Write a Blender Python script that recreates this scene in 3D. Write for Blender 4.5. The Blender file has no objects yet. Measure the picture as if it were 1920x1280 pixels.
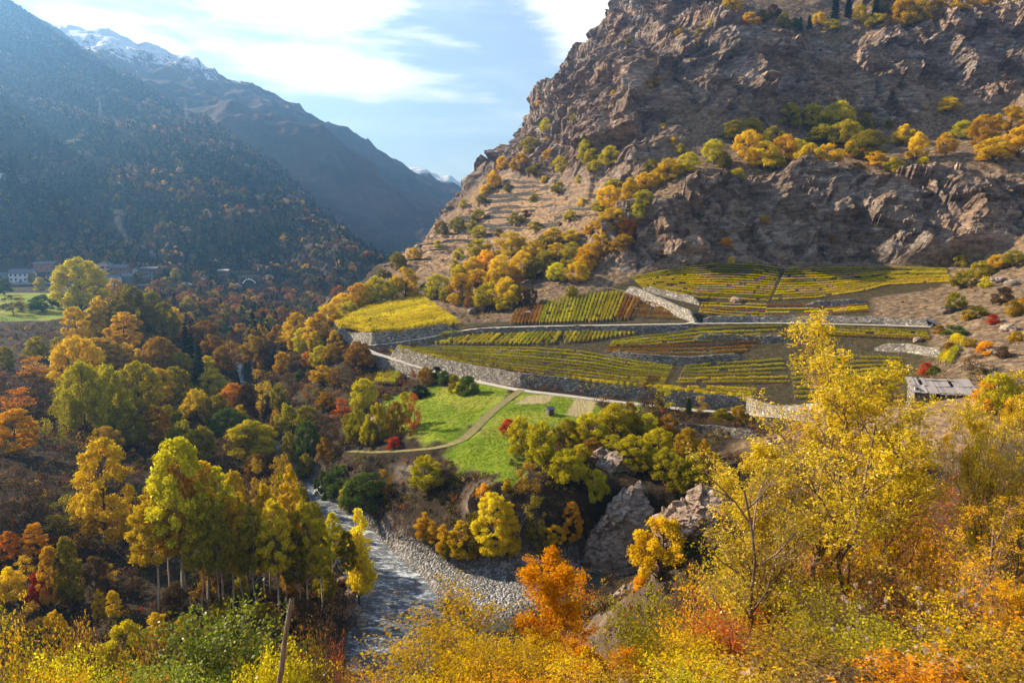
import bpy, math, random
import numpy as np
from math import radians, sin, cos, pi
random.seed(7); RNG = np.random.default_rng(7)
S = bpy.context.scene
# ---------------------------------------------------------------- camera
F = 1387.0; PITCH = radians(8.2); CP, SP = cos(PITCH), sin(PITCH)
cam_d = bpy.data.cameras.new('camera'); cam = bpy.data.objects.new('camera', cam_d)
S.collection.objects.link(cam); S.camera = cam
cam_d.sensor_width = 36.0; cam_d.lens = 36.0*F/1920.0; cam_d.clip_start = 0.3; cam_d.clip_end = 40000
cam.location = (0, 0, 0); cam.rotation_euler = (pi/2-PITCH, 0, 0)
# ---------------------------------------------------------------- light
SUN_AZ, SUN_EL = radians(-67), radians(30)          # azimuth from +Y, negative = to the left
sd = (sin(SUN_AZ)*cos(SUN_EL), cos(SUN_AZ)*cos(SUN_EL), sin(SUN_EL))
sun_d = bpy.data.lights.new('sun', 'SUN'); sun = bpy.data.objects.new('sun', sun_d); S.collection.objects.link(sun)
sun_d.energy = 5.0; sun_d.angle = radians(0.5); sun_d.color = (1.0, 0.86, 0.66)
from mathutils import Vector
sun.rotation_euler = Vector(sd).to_track_quat('Z', 'Y').to_euler(); sun.location = (-60, 40, 60)
S.view_settings.view_transform = 'Standard'; S.view_settings.look = 'None'; S.view_settings.gamma = 1
S.view_settings.exposure = 1.62
S.cycles.use_denoising = True; S.cycles.max_bounces = 6; S.cycles.diffuse_bounces = 2; S.cycles.transmission_bounces = 4
S.cycles.volume_bounces = 0; S.cycles.transparent_max_bounces = 8; S.cycles.caustics_reflective = False; S.cycles.caustics_refractive = False
S.cycles.use_adaptive_sampling = True; S.cycles.adaptive_threshold = 0.02

class NT:
    """small helper to write node trees"""
    def __init__(s, tree): s.t = tree; s.n = tree.nodes; s.l = tree.links
    def __call__(s, kind, inp=None, **kw):
        nd = s.n.new(kind)
        for k, v in kw.items(): setattr(nd, k, v)
        for k, v in (inp or {}).items():
            sk = nd.inputs[k]
            if hasattr(v, 'is_output'): s.l.new(v, sk)
            else: sk.default_value = v
        return nd
    def math(s, op, a, b=0.0, c=None, clamp=False):
        d = {0: a, 1: b}
        if c is not None: d[2] = c
        return s('ShaderNodeMath', d, operation=op, use_clamp=clamp).outputs[0]
    def mix(s, f, a, b, blend='MIX'):
        nd = s.n.new('ShaderNodeMix'); nd.data_type = 'RGBA'; nd.blend_type = blend; nd.clamp_factor = True
        for k, v in ((0, f), (6, a), (7, b)):
            if hasattr(v, 'is_output'): s.l.new(v, nd.inputs[k])
            else: nd.inputs[k].default_value = v if k == 0 else tuple(v)+(1.0,)*(4-len(v))
        return nd.outputs[2]
    def ramp(s, f, stops):
        nd = s.n.new('ShaderNodeValToRGB'); s.l.new(f, nd.inputs[0]); e = nd.color_ramp.elements
        while len(e) > 1: e.remove(e[-1])
        for i, (p, c) in enumerate(stops):
            el = e[0] if i == 0 else e.new(p)
            el.position = p; el.color = (tuple(c)+(1.0,))[:4] if isinstance(c, tuple) else (c, c, c, 1)
        return nd.outputs[0]
    def noise(s, vec, scale, detail=4, rough=0.55, dist=0.0, out=0):
        return s('ShaderNodeTexNoise', {'Vector': vec, 'Scale': scale, 'Detail': detail, 'Roughness': rough, 'Distortion': dist}).outputs[out]
    def smooth(s, v, a, b):
        nd = s('ShaderNodeMapRange', {'Value': v, 'From Min': a, 'From Max': b}, interpolation_type='SMOOTHSTEP'); return nd.outputs[0]

# ---------------------------------------------------------------- sky: Nishita plus thin high cloud laid over the sky by direction
W = bpy.data.worlds.new('World'); S.world = W; W.use_nodes = True
q = NT(W.node_tree); q.n.clear()
sky = q('ShaderNodeTexSky', sky_type='NISHITA', sun_disc=False, sun_elevation=SUN_EL, sun_rotation=SUN_AZ, altitude=900, air_density=1.0, dust_density=0.6, ozone_density=1.0)
tc = q('ShaderNodeTexCoord').outputs['Generated']
sx = q('ShaderNodeSeparateXYZ', {0: tc})
az = q.math('ARCTAN2', sx.outputs[0], sx.outputs[1])                # radians to the right of +Y
el = q.math('ARCSINE', sx.outputs[2])
cv = q('ShaderNodeCombineXYZ', {0: az, 1: el, 2: 0.0}).outputs[0]
def streak(ang, scx, scy, seed, rough=0.62, det=7):
    mp = q('ShaderNodeMapping', {'Vector': cv, 'Rotation': (0, 0, ang), 'Scale': (scx, scy, 1), 'Location': (seed, seed*0.37, 0)})
    return q.noise(mp.outputs[0], 1.0, det, rough, 0.35)
def blob(ca, ce, ra, re, ang=0.0):
    """1 inside an ellipse of sky, falling to 0 at its rim"""
    dx = q.math('SUBTRACT', az, ca); dy = q.math('SUBTRACT', el, ce)
    X = q.math('ADD', q.math('MULTIPLY', dx, cos(ang)/ra), q.math('MULTIPLY', dy, sin(ang)/ra))
    Y = q.math('ADD', q.math('MULTIPLY', dx, -sin(ang)/re), q.math('MULTIPLY', dy, cos(ang)/re))
    r = q.math('SQRT', q.math('ADD', q.math('MULTIPLY', X, X), q.math('MULTIPLY', Y, Y)))
    return q.math('SUBTRACT', 1.0, r, clamp=True)
def AE(px, py):
    u, v = (px-960)/F, (640-py)/F
    x, y, z = u, CP+v*SP, -SP+v*CP; L = math.sqrt(x*x+y*y+z*z)
    return math.atan2(x, y), math.asin(z/L)
cl = None
for (px, py, rx, ry, ang, wgt) in [(610, 132, 330, 62, -4, 1.8), (480, 110, 190, 45, -14, 1.1), (560, 10, 330, 95, -6, 1.25), (1090, 30, 210, 110, -30, 1.8),
                                   (250, 75, 260, 45, -18, 1.5), (820, 175, 170, 22, -8, 0.9), (750, 62, 330, 22, -7, 0.7), (-350, 60, 600, 160, -5, 1.2), (1750, -60, 600, 260, 5, 1.0), (300, -300, 900, 260, 0, 1.0)]:
    a, e = AE(px, py)
    b = q.math('MULTIPLY', blob(a, e, rx/F, ry/F, radians(ang)), wgt)
    cl = b if cl is None else q.math('MAXIMUM', cl, b)
n1 = streak(radians(14), 5.0, 26.0, 3.1); n2 = streak(radians(20), 12.0, 60.0, 9.7)
nn = q.math('ADD', q.math('MULTIPLY', n1, 0.72), q.math('MULTIPLY', n2, 0.28))
dens = q.math('ADD', cl, q.math('MULTIPLY', q.math('SUBTRACT', nn, 0.5), 3.4))
dens = q.math('MULTIPLY', q.smooth(dens, 0.18, 1.25), 0.92)
wisps = q.math('MULTIPLY', q.smooth(streak(radians(17), 4.0, 22.0, 21.3), 0.42, 0.78), 0.34)
dens = q.math('MAXIMUM', dens, wisps)
# cloud is white, a little brighter nearer the sun
veil = q.mix(0.22, sky.outputs[0], (7.5, 8.2, 9.0))          # thin high haze paling the blue
col = q.mix(dens, veil, (11.0, 11.2, 11.5))
bg = q('ShaderNodeBackground', {'Color': col, 'Strength': 0.056})
wo = q('ShaderNodeOutputWorld', {'Surface': bg.outputs[0]})
# ---------------------------------------------------------------- geometry helpers
def P(px, py, Y):
    """the point at forward distance Y that the photo shows at pixel (px, py)"""
    u, v = (px-960)/F, (640-py)/F
    t = Y/(CP+v*SP); return (u*t, Y, (-SP+v*CP)*t)
def PZ(px, py, z):
    u, v = (px-960)/F, (640-py)/F
    t = z/(-SP+v*CP); return (u*t, (CP+v*SP)*t, z)
def project(x, y, z):
    dep = y*CP - z*SP; up = y*SP + z*CP
    return 960+F*x/dep, 640-F*up/dep
def _h(i, j, k, seed):
    n = (i*374761393 + j*668265263 + k*2147483647 + seed*1274126177) & 0xffffffff
    n = ((n ^ (n >> 13))*1274126177) & 0xffffffff
    n = ((n ^ (n >> 16))*2246822519) & 0xffffffff
    return ((n ^ (n >> 15)) & 0xffffff)/float(0xffffff)
def vnoise(x, y, z, seed=0):
    x, y, z = np.broadcast_arrays(np.asarray(x, float), np.asarray(y, float), np.asarray(z, float))
    xi, yi, zi = np.floor(x).astype(np.int64), np.floor(y).astype(np.int64), np.floor(z).astype(np.int64)
    fx, fy, fz = x-xi, y-yi, z-zi
    fx, fy, fz = [f*f*f*(f*(f*6-15)+10) for f in (fx, fy, fz)]
    r = 0
    for a in (0, 1):
        for b in (0, 1):
            for c in (0, 1):
                w = (fx if a else 1-fx)*(fy if b else 1-fy)*(fz if c else 1-fz)
                r = r + w*_h(xi+a, yi+b, zi+c, seed)
    return r*2-1
def fbm(x, y, z, octv=4, gain=0.5, lac=2.03, seed=0, ridged=False):
    s, a, tot = 0, 1.0, 0
    for o in range(octv):
        n = vnoise(x, y, z, seed+o*17)
        if ridged: n = 1-2*np.abs(n)
        s = s+a*n; tot += a; a *= gain; x, y, z = x*lac+3.1, y*lac+1.7, z*lac+9.2
    return s/tot
def sstep(x, a, b):
    t = np.clip((x-a)/(b-a), 0, 1); return t*t*(3-2*t)

def mesh_from(name, verts, faces, mats=(), smooth=False):
    me = bpy.data.meshes.new(name)
    verts = np.asarray(verts, np.float32)
    if isinstance(faces, np.ndarray):
        nf, k = faces.shape
        me.vertices.add(len(verts)); me.vertices.foreach_set('co', verts.ravel())
        me.loops.add(nf*k); me.loops.foreach_set('vertex_index', faces.astype(np.int32).ravel())
        me.polygons.add(nf); me.polygons.foreach_set('loop_start', np.arange(0, nf*k, k, dtype=np.int32))
        me.update(calc_edges=True)
    else:
        me.from_pydata([tuple(map(float, v)) for v in verts], [], faces); me.update()
    for m in mats: me.materials.append(m)
    me.polygons.foreach_set('use_smooth', np.full(len(me.polygons), smooth, dtype=bool))
    return me
def link(name, me, parent=None, loc=None, rot=None, scale=None):
    o = bpy.data.objects.new(name, me); S.collection.objects.link(o)
    if parent is not None: o.parent = parent
    if loc is not None: o.location = loc
    if rot is not None: o.rotation_euler = rot
    if scale is not None: o.scale = scale
    return o
def tag(o, label=None, cat=None, group=None, kind=None):
    if label: o['label'] = label
    if cat: o['category'] = cat
    if group: o['group'] = group
    if kind: o['kind'] = kind
    return o
def fattr(me, name, vals, dom='POINT'):
    a = me.attributes.new(name, 'FLOAT', dom); a.data.foreach_set('value', np.asarray(vals, np.float32))
def cattr(me, name, vals):
    a = me.attributes.new(name, 'FLOAT_COLOR', 'POINT'); a.data.foreach_set('color', np.asarray(vals, np.float32).ravel())

class Rbf:
    """height through scattered points, linear kernel plus a plane"""
    def __init__(s, pts):
        p = np.array(pts, float); s.c = p[:, :2]; n = len(p)
        d = np.hypot(s.c[:, None, 0]-s.c[None, :, 0], s.c[:, None, 1]-s.c[None, :, 1])
        A = np.zeros((n+3, n+3)); A[:n, :n] = d - 1.5*np.eye(n); A[:n, n] = 1; A[:n, n+1:] = s.c; A[n, :n] = 1; A[n+1:, :n] = s.c.T
        s.w = np.linalg.solve(A, np.r_[p[:, 2], 0, 0, 0])
    def __call__(s, x, y):
        sh = np.shape(x); x = np.ravel(x); y = np.ravel(y); out = np.empty(len(x)); n = len(s.c)
        for i in range(0, len(x), 60000):
            X, Y = x[i:i+60000], y[i:i+60000]
            d = np.hypot(X[:, None]-s.c[None, :, 0], Y[:, None]-s.c[None, :, 1])
            out[i:i+60000] = d@s.w[:n] + s.w[n] + s.w[n+1]*X + s.w[n+2]*Y
        return out.reshape(sh)

def seg_dist(x, y, poly, closed=False):
    """distance to a polyline, its signed side (left of travel > 0), arc length and the z of the nearest point"""
    best = np.full(np.shape(x), 1e9); side = np.zeros(np.shape(x)); arc = np.zeros(np.shape(x)); zz = np.zeros(np.shape(x)); L = 0
    pts = list(poly)+([poly[0]] if closed else [])
    for a, b in zip(pts[:-1], pts[1:]):
        ex, ey = b[0]-a[0], b[1]-a[1]; l2 = ex*ex+ey*ey+1e-9; l = math.sqrt(l2)
        t = np.clip(((x-a[0])*ex+(y-a[1])*ey)/l2, 0, 1)
        dx, dy = x-a[0]-t*ex, y-a[1]-t*ey; d = np.hypot(dx, dy)
        m = d < best
        best = np.where(m, d, best); side = np.where(m, np.sign(ex*dy-ey*dx), side); arc = np.where(m, L+t*l, arc)
        if len(a) > 2: zz = np.where(m, a[2]+t*(b[2]-a[2]), zz)
        L += l
    return best, side, arc, zz, L
def in_poly(x, y, poly):
    r = np.zeros(np.shape(x), bool); n = len(poly)
    for i in range(n):
        x0, y0 = poly[i][:2]; x1, y1 = poly[(i+1) % n][:2]
        if y0 == y1: continue
        c = ((y0 > y) != (y1 > y)) & (x < (x1-x0)*(y-y0)/(y1-y0)+x0)
        r ^= c
    return r
def resample(poly, step):
    p = np.array(poly, float); d = np.r_[0, np.cumsum(np.linalg.norm(np.diff(p[:, :2], axis=0), axis=1))]
    n = max(2, int(d[-1]/step)+1); t = np.linspace(0, d[-1], n)
    return np.stack([np.interp(t, d, p[:, k]) for k in range(p.shape[1])], 1)

# ---------------------------------------------------------------- the valley: heights through surveyed points (pixel, pixel, distance)
CTRL = [P(*c) for c in [
 # near slope the camera stands on (right side higher)
 (1920,985,30),(1900,930,48),(1700,950,44),(1550,985,52),(1420,975,66),(1335,960,80),(1300,1010,82),(1240,1060,90),(1190,1105,98),(1130,1145,106),(1400,1090,50),(1600,1120,36),(1900,1150,18),
 (1500,1280,20),(1250,1230,55),
 # spur with shed and dry grass beyond the gorge
 (1920,740,120),(1800,762,122),(1700,765,124),(1850,850,98),(1700,880,98),(1560,860,108),(1480,830,118),(1600,780,128),(1910,880,96),
 (1920,560,215),(1850,590,205),(1800,640,185),(1780,690,165),(1900,650,165),(1850,500,270),(1920,480,260),(1800,560,235),
 # plateau of meadows
 (960,729,188),(900,725,196),(830,720,206),(760,735,206),(720,760,196),(1060,745,181),(1160,765,172),(1260,790,163),(1380,800,158),
 (860,790,164),(940,790,164),(1030,775,168),(800,830,153),(880,840,148),(990,880,136),(930,895,131),(1040,830,150),(1100,800,160),(1200,800,160),(1180,830,150),
 (1010,905,128),(1100,862,138),(1190,850,142),(1280,860,140),(1340,850,140),(690,845,155),(650,850,158),
 # bank below the meadows
 (660,910,158),(720,960,147),(780,925,143),(860,960,134),(930,950,126),(800,1000,133),(900,1035,127),(1000,1040,125),
 (650,800,178),(610,760,200),(570,720,232),(560,840,185),(600,880,172),
 # lane, hairpin, vineyards
 (702,661,236),(735,664,238),(762,682,226),(800,691,219),(904,713,203),(1000,722,197),(1124,741,188),(1266,758,180),(1400,770,175),(1550,785,165),
 (780,668,232),(900,690,213),(1048,706,205),(1209,731,193),(1330,748,187),
 (740,655,243),(860,660,235),(1000,665,228),(1140,672,222),(1290,680,217),(1400,672,217),(1300,715,199),(1400,730,192),(1550,740,182),(1650,735,180),(1700,710,182),
 (664,641,252),(691,645,250),(757,639,252),(828,625,256),(883,614,258),(1000,611,256),(1100,608,253),(1300,604,245),(1480,602,238),(1620,605,226),(1750,607,218),
 (900,640,245),(1100,635,240),(1300,635,232),(1450,640,226),(1600,650,212),(1740,645,206),
 (631,612,268),(700,622,262),(615,600,280),(690,580,303),(790,556,325),(865,607,265),(840,588,285),
 (960,600,262),(1090,560,283),(1195,552,284),(1180,598,258),(1100,545,292),
 (1173,543,289),(1206,543,288),(1305,566,268),(1400,540,275),(1500,550,268),(1600,555,262),(1300,596,250),(1440,592,247),
 (1185,522,297),(1260,508,301),(1350,497,304),(1480,502,302),(1620,505,298),(1770,506,288),(1790,540,262),(1700,585,235),(1700,560,250),
 # lower cliff: foot and head
 (1180,500,304),(1260,490,306),(1350,484,308),(1480,490,307),(1620,492,303),(1770,494,293),(1840,470,290),(1920,440,285),
 (1225,375,322),(1300,348,324),(1400,335,326),(1500,325,328),(1600,325,326),(1680,345,320),(1780,310,322),(1920,295,318),
 (1190,440,312),(1250,430,314),
 # wooded shelf
 (1330,300,352),(1400,240,388),(1500,225,398),(1600,240,390),(1700,235,388),(1800,200,398),(1920,190,392),(1650,290,352),(1850,270,350),(1450,290,356),
 # upper cliff and wooded top
 (1390,60,425),(1500,75,432),(1600,85,430),(1750,60,432),(1920,20,430),(1300,0,468),(1400,0,470),(1600,10,470),(1800,-30,480),(1930,-60,490),
 (1330,150,402),(1250,250,376),(1200,150,398),(1250,60,432),(1150,250,396),(1150,130,436),(1290,200,394),(1080,200,470),(1060,250,470),
 # crest of the spur
 (1190,0,500),(1140,75,515),(1100,115,530),(1040,155,548),(1000,188,552),(975,240,545),(930,300,525),(900,335,512),(850,388,485),(830,415,474),(765,463,432),(705,497,395),(650,540,358),(590,585,328),(540,640,300),(520,700,270),(535,760,232),
 # abandoned terraces, scree and woods
 (900,400,455),(1000,350,440),(1080,300,430),(1150,320,380),(1000,420,400),(1100,400,362),(1170,410,338),(900,460,398),(850,470,405),(1000,480,348),(1100,470,330),(1150,470,320),
 (800,520,350),(880,540,324),(960,540,312),(1040,540,298),(1100,520,306),(900,590,285),(950,585,278),(1000,575,281),(740,540,345),
 (600,640,288),(600,690,255),(640,680,256),(690,700,232),(560,670,285),
 # left bank: peninsula with poplars, dark wood, farm terraces
 (650,1110,112),(560,1140,107),(440,1150,105),(300,1150,105),(150,1130,106),(0,1080,112),(620,1020,130),(560,960,150),(450,900,165),(350,880,160),(250,900,143),(100,980,122),(0,1000,118),
 (480,860,190),(200,850,160),(100,860,150),(0,850,145),(350,800,195),(200,740,205),(50,760,190),(0,700,222),(380,700,255),(250,660,262),(100,650,262),(0,620,300),
 (50,592,340),(130,588,345),(200,600,335),(50,555,415),(150,550,420),(0,556,410),(230,570,390),(300,600,350),(330,640,300),(400,760,240),
 (0,526,545),(100,526,545),(230,522,560),(300,520,580),(350,560,520),(430,535,640),(500,545,640),(560,590,560),(430,610,440),(500,640,400),(470,580,520),(400,680,330),
]]
# hidden or outside the frame, straight in metres
CTRL += [(0,-6,-2.2),(8,-6,-1.2),(-8,-6,-3.2),(0,3,-3.0),(2,10,-7.6),(0,20,-14.5),(6,18,-11.5),(-8,20,-15.5),(-20,22,-18),(-45,25,-24),(12,14,-7.2),(20,10,-2.5),(40,10,7),(30,-20,8),(-30,-20,-6),(80,30,10),(120,60,6),
 (-70,35,-32),(0,48,-38),(-15,50,-40),(-40,52,-43),(-90,60,-45),(12,50,-34),(20,60,-38),(5,80,-57),(-20,78,-58),(-60,80,-57),(24,72,-42),(38,62,-26),(60,66,-24),(90,64,-20),
 (-100,100,-46),(-150,120,-42),(-150,200,-38),(-220,250,-36),(-260,330,-35),(-330,420,-33),(-420,520,-30),(-520,560,-10),(-300,150,-30),(-400,300,-25),(-500,400,-20),(-130,30,-30),(-200,60,-30),
 (30,112,-57),(50,104,-57),(70,92,-57),(100,84,-56),(130,80,-55),(170,78,-54),(90,110,-30),(150,100,-12),(200,90,5),(140,70,-12),
 (160,150,-24),(220,160,0),(260,240,30),(300,300,70),(330,250,60),(340,360,110),(400,400,170),(250,500,200),(350,600,280),(150,560,180),(110,590,185),(60,620,130),
 (20,650,30),(-45,590,-20),(-80,520,-42),(-100,450,-50),(-105,400,-53),(-110,350,-56),(70,700,60),(0,700,-30),(-75,580,-55),(60,760,0),(150,740,110),(300,760,240),(-60,700,-50),(0,760,-48),(-200,700,-35),(-300,760,-10),(-420,760,30)]
BASE = Rbf(CTRL)

RIVER_Z = -60.0
# (x, y, z, half width)
RIVER = [(-60,690,-58.4,4),(-70,560,-58.5,4),(-100,440,-58.8,3.5)] + [PZ(p_, q_, -59.2)+(w_,) for p_, q_, w_ in [(455,655,3),(440,700,2.6),(478,765,1.5),(512,825,1.7),(545,870,1.7),(592,925,2.2),(640,985,3.6)]] + \
        [PZ(p_, q_, -60.0)+(w_,) for p_, q_, w_ in [(690,1045,6),(738,1110,6.6),(745,1170,6.2),(728,1240,6),(640,1345,6),(400,1420,6),(100,1400,6),(-250,1300,6)]]
ARM = [(190,68,-58,6),(140,78,-58.5,6),(100,86,-59,6),(70,96,-59.4,6),(52,108,-59.7,6.5),(34,121,-60,7)] + [PZ(p_, q_, -60.0)+(w_,) for p_, q_, w_ in [(1165,1092,7.5),(1085,1112,7),(980,1160,6),(860,1195,6),(760,1205,6),(720,1235,6)]]
def seg_dist4(x, y, poly):
    d, s, arc, zz, L = seg_dist(x, y, [p[:3] for p in poly]); hw = seg_dist(x, y, [(p[0], p[1], p[3]) for p in poly])[3]
    return d, zz, hw
# ---------------------------------------------------------------- ground grid: columns fan out from behind the camera, rows close together on the cliffs
YR = np.concatenate([np.arange(-6, 60, 0.8), np.arange(60, 255, 0.6), np.arange(255, 300, 0.5), np.arange(300, 450, 0.5), np.arange(450, 565, 0.7), np.arange(565, 800, 3.0)])
UR = np.linspace(-0.95, 0.95, 1150)
GY, GU = np.meshgrid(YR, UR, indexing='ij'); GX = GU*(GY+25.0)
GZ = BASE(GX, GY)
def Hq(x, y, Z=None):
    Z = GZ if Z is None else Z
    x = np.asarray(x, float); y = np.asarray(y, float)
    fi = np.interp(y, YR, np.arange(len(YR))); u = x/(y+25.0)
    fj = np.clip((u-UR[0])/(UR[1]-UR[0]), 0, len(UR)-1.001); fi = np.clip(fi, 0, len(YR)-1.001)
    i = fi.astype(int); j = fj.astype(int); a = fi-i; b = fj-j
    return (Z[i, j]*(1-a)*(1-b)+Z[i+1, j]*a*(1-b)+Z[i, j+1]*(1-a)*b+Z[i+1, j+1]*a*b)
def hit(px, py, y0=8.0, y1=700.0):
    """where the photo's pixel meets the ground; arrays welcome"""
    px = np.atleast_1d(np.asarray(px, float)); py = np.atleast_1d(np.asarray(py, float))
    u, v = (px-960)/F, (640-py)/F; kx = u/(CP+v*SP); kz = (-SP+v*CP)/(CP+v*SP)
    Ys = np.geomspace(y0, y1, 900); res = np.full(len(px), np.nan); prev = np.full(len(px), False); last = np.zeros(len(px))
    lo = np.full(len(px), y0)
    g = kz[:, None]*Ys[None]-Hq(kx[:, None]*Ys[None], np.broadcast_to(Ys[None], (len(px), len(Ys))))
    below = g < 0
    # first crossing from above to below ground
    cr = below[:, 1:] & ~below[:, :-1]
    k = np.argmax(cr, 1); has = cr.any(1)
    Yh = np.where(has, Ys[k]+(Ys[k+1]-Ys[k])*g[np.arange(len(px)), k]/(g[np.arange(len(px)), k]-g[np.arange(len(px)), k+1]+1e-12), Ys[-1])
    X = kx*Yh; return np.stack([X, Yh, Hq(X, Yh)], 1)
def hits(poly, **k): a = np.array(poly, float); return hit(a[:, 0], a[:, 1], **k)

# roads first: level the ground across them
ROADS = {}
def road(key, line, width, y0=100):
    pts = resample(hits(line, y0=y0), 3.0)
    z = pts[:, 2].copy()
    for _ in range(6): z[1:-1] = (z[:-2]+z[1:-1]*2+z[2:])/4
    pts[:, 2] = z; ROADS[key] = (pts, width)
    return pts
road('lane', [(1560,794),(1400,778),(1266,766),(1124,750),(976,731.5),(904,718),(840,704),(795,692),(762,683),(735,673),(703,662),(684,655),(668,648),(664,643),(691,649),(757,641),(828,627.5),(883,616.5),(960,613),(1100,610.5),(1300,607),(1480,606),(1620,609),(1745,613)], 2.6)
road('track', [(978,731),(950,750),(920,775),(893,800),(872,820),(848,833),(815,841),(760,846),(700,848),(655,846)], 2.2)
road('ramp', [(1300,604),(1270,588),(1238,571),(1205,556),(1170,545),(1140,540)], 2.2)
for key, (pts, wd) in ROADS.items():
    d, s, arc, zz, L = seg_dist(GX, GY, pts)
    k = 1-sstep(d, wd*0.55, wd*0.55+1.1); GZ = GZ*(1-k)+zz*k
# retaining walls: pixel line of the foot (mode up: the ground behind is raised) or of the top edge (mode down: the ground in front is lowered)
WALLS = []
def wall(key, line, h, reach, label, walltone=0.5, y0=100, mode='up'):
    pts = hits(line, y0=y0); WALLS.append(dict(key=key, pts=pts, h=h, reach=reach, label=label, tone=walltone, mode=mode))
wall('lane', [(735,669),(790,686),(900,712),(976,725),(1124,743),(1266,759),(1400,771),(1560,788)], 3.4, 9, 'long grey stone wall above the lane at the foot of the lower vineyard')
wall('lane_under', [(700,665.5),(735,677),(765,688),(800,697)], 2.8, 6, 'short stone wall carrying the lane just below the hairpin bend', mode='down')
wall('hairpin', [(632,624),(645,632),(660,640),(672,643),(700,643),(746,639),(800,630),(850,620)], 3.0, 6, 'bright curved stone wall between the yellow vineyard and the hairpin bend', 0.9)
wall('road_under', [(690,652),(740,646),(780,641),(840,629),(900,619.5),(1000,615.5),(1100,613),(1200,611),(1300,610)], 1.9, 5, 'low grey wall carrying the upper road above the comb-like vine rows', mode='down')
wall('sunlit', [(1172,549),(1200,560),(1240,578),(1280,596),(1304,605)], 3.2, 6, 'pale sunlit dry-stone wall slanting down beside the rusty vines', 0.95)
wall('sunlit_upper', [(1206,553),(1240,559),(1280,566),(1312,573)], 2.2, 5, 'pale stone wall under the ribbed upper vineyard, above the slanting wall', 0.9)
wall('upper_road', [(1318,604),(1400,603),(1480,602),(1560,604),(1660,607),(1750,612)], 1.6, 5, 'stone wall with rough pale blocks running along the upper road to the culvert', 0.75)
wall('shelf', [(1300,640),(1380,640),(1440,642),(1480,640)], 1.8, 5, 'short grey wall inside the vineyard behind the big yellow tree')
wall('middle', [(1135,670),(1200,678),(1283,684),(1340,680),(1400,676)], 2.0, 6, 'grey wall dividing the middle vines from the long lower rows')
wall('high_short', [(1510,576),(1560,573),(1626,569)], 1.5, 4, 'thin pale wall below the orange end of the top vineyard', 0.75)
wall('east', [(1640,656),(1700,658),(1766,668)], 1.8, 5, 'rough boulder wall left of the small comb of vines near the shed', 0.5)
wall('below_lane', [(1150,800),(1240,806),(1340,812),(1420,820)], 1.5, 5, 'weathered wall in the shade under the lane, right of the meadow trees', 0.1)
for w in WALLS:
    pts = w['pts']; d, s, arc, zz, L = seg_dist(GX, GY, pts)
    taper = sstep(arc, 0, 3)*sstep(L-arc, 0, 3)
    endcut = (arc > 0.01) & (arc < L-0.01)
    upside = s*np.sign((pts[-1][0]-pts[0][0]))              # uphill is away from the camera: left of a line running to the right
    on = endcut & ((upside > 0) if w['mode'] == 'up' else (upside < 0))
    GZ = GZ + np.where(on, (1 if w['mode'] == 'up' else -1)*w['h']*np.exp(-(d/w['reach'])**1.3)*taper, 0)
# river bed
dR, zR, hR = seg_dist4(GX, GY, RIVER); dA, zA, hA = seg_dist4(GX, GY, ARM)
for d_, z_, h_ in ((dR, zR, hR), (dA, zA, hA)):
    h_ = h_+0.9*vnoise(GX/5, GY/5, 0, 77)
    bankz = z_+0.25+0.55*sstep(d_, h_, h_+2.5)+0.35*np.maximum(d_-h_-2.5, 0)
    GZ = np.where((d_ > h_) & (d_ < 40) & (np.where(d_ is dR, dA-hA, dR-hR) > 0.5), np.maximum(GZ, np.minimum(bankz, z_+6)), GZ)
for d_, z_, h_ in ((dR, zR, hR), (dA, zA, hA)):
    h_ = h_+0.9*vnoise(GX/5, GY/5, 0, 77); k = 1-sstep(d_, h_-0.3, h_+2.2)
    GZ = np.minimum(GZ, GZ*(1-k)+(z_-1.1)*k)
# gravel bar rises just above the water between the two arms
BAR = np.array([PZ(a, b, -60.0) for a, b in [(660,985),(705,1003),(770,1030),(840,1055),(930,1068),(1010,1078),(1060,1100),(1030,1135),(960,1170),(900,1185),(850,1150),(806,1105),(750,1060),(700,1022)]])
db = seg_dist(GX, GY, BAR, closed=True)[0]; inb = in_poly(GX, GY, BAR)
sb = np.where(inb, db, -db)
kb = sstep(sb, -1.5, 3.5)
GZ = np.where(kb > 0, np.where(GZ > RIVER_Z+0.9, GZ*(1-kb)+(RIVER_Z+0.55)*kb, GZ*(1-kb)+(RIVER_Z+0.55)*kb), GZ)

# zones, as plan polygons found from the photograph
def zone(line, feather=1.2, rag=0.0, **k):
    pg = hits(line, **k); d = seg_dist(GX, GY, pg, closed=True)[0]; ins = in_poly(GX, GY, pg)
    return sstep(np.where(ins, d, -d)+(rag*fbm(GX/4, GY/4, 0, 4, seed=301) if rag else 0), -feather, feather), pg
MEADOWS = [
 [(962,732),(935,722),(900,716),(850,727),(800,722),(760,736),(712,748),(716,765),(740,790),(752,815),(800,832),(845,830),(872,812),(905,782),(940,748)],
 [(975,738),(1040,737),(1120,750),(1128,790),(1060,800),(1010,806),(975,832),(992,872),(990,892),(955,905),(910,893),(860,868),(822,850),(862,832),(890,806),(925,776)],
 [(1190,752),(1215,766),(1200,785),(1140,790)]]
FARM = [(-60,550),(105,549),(150,555),(160,590),(90,602),(-60,600)]
mead = np.zeros_like(GZ)
for m in MEADOWS: mead = np.maximum(mead, zone(m, 0.9, 3.0, y0=110)[0])
farm, _ = zone(FARM, 3.0, y0=250)
mead = np.maximum(mead, farm)
tilled = np.maximum(zone([(988,742),(1040,740),(1026,757),(968,757)], 0.5, 0.5, y0=110)[0], zone([(1082,745),(1121,750),(1105,783),(1060,778)], 0.5, 0.5, y0=110)[0])
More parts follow.
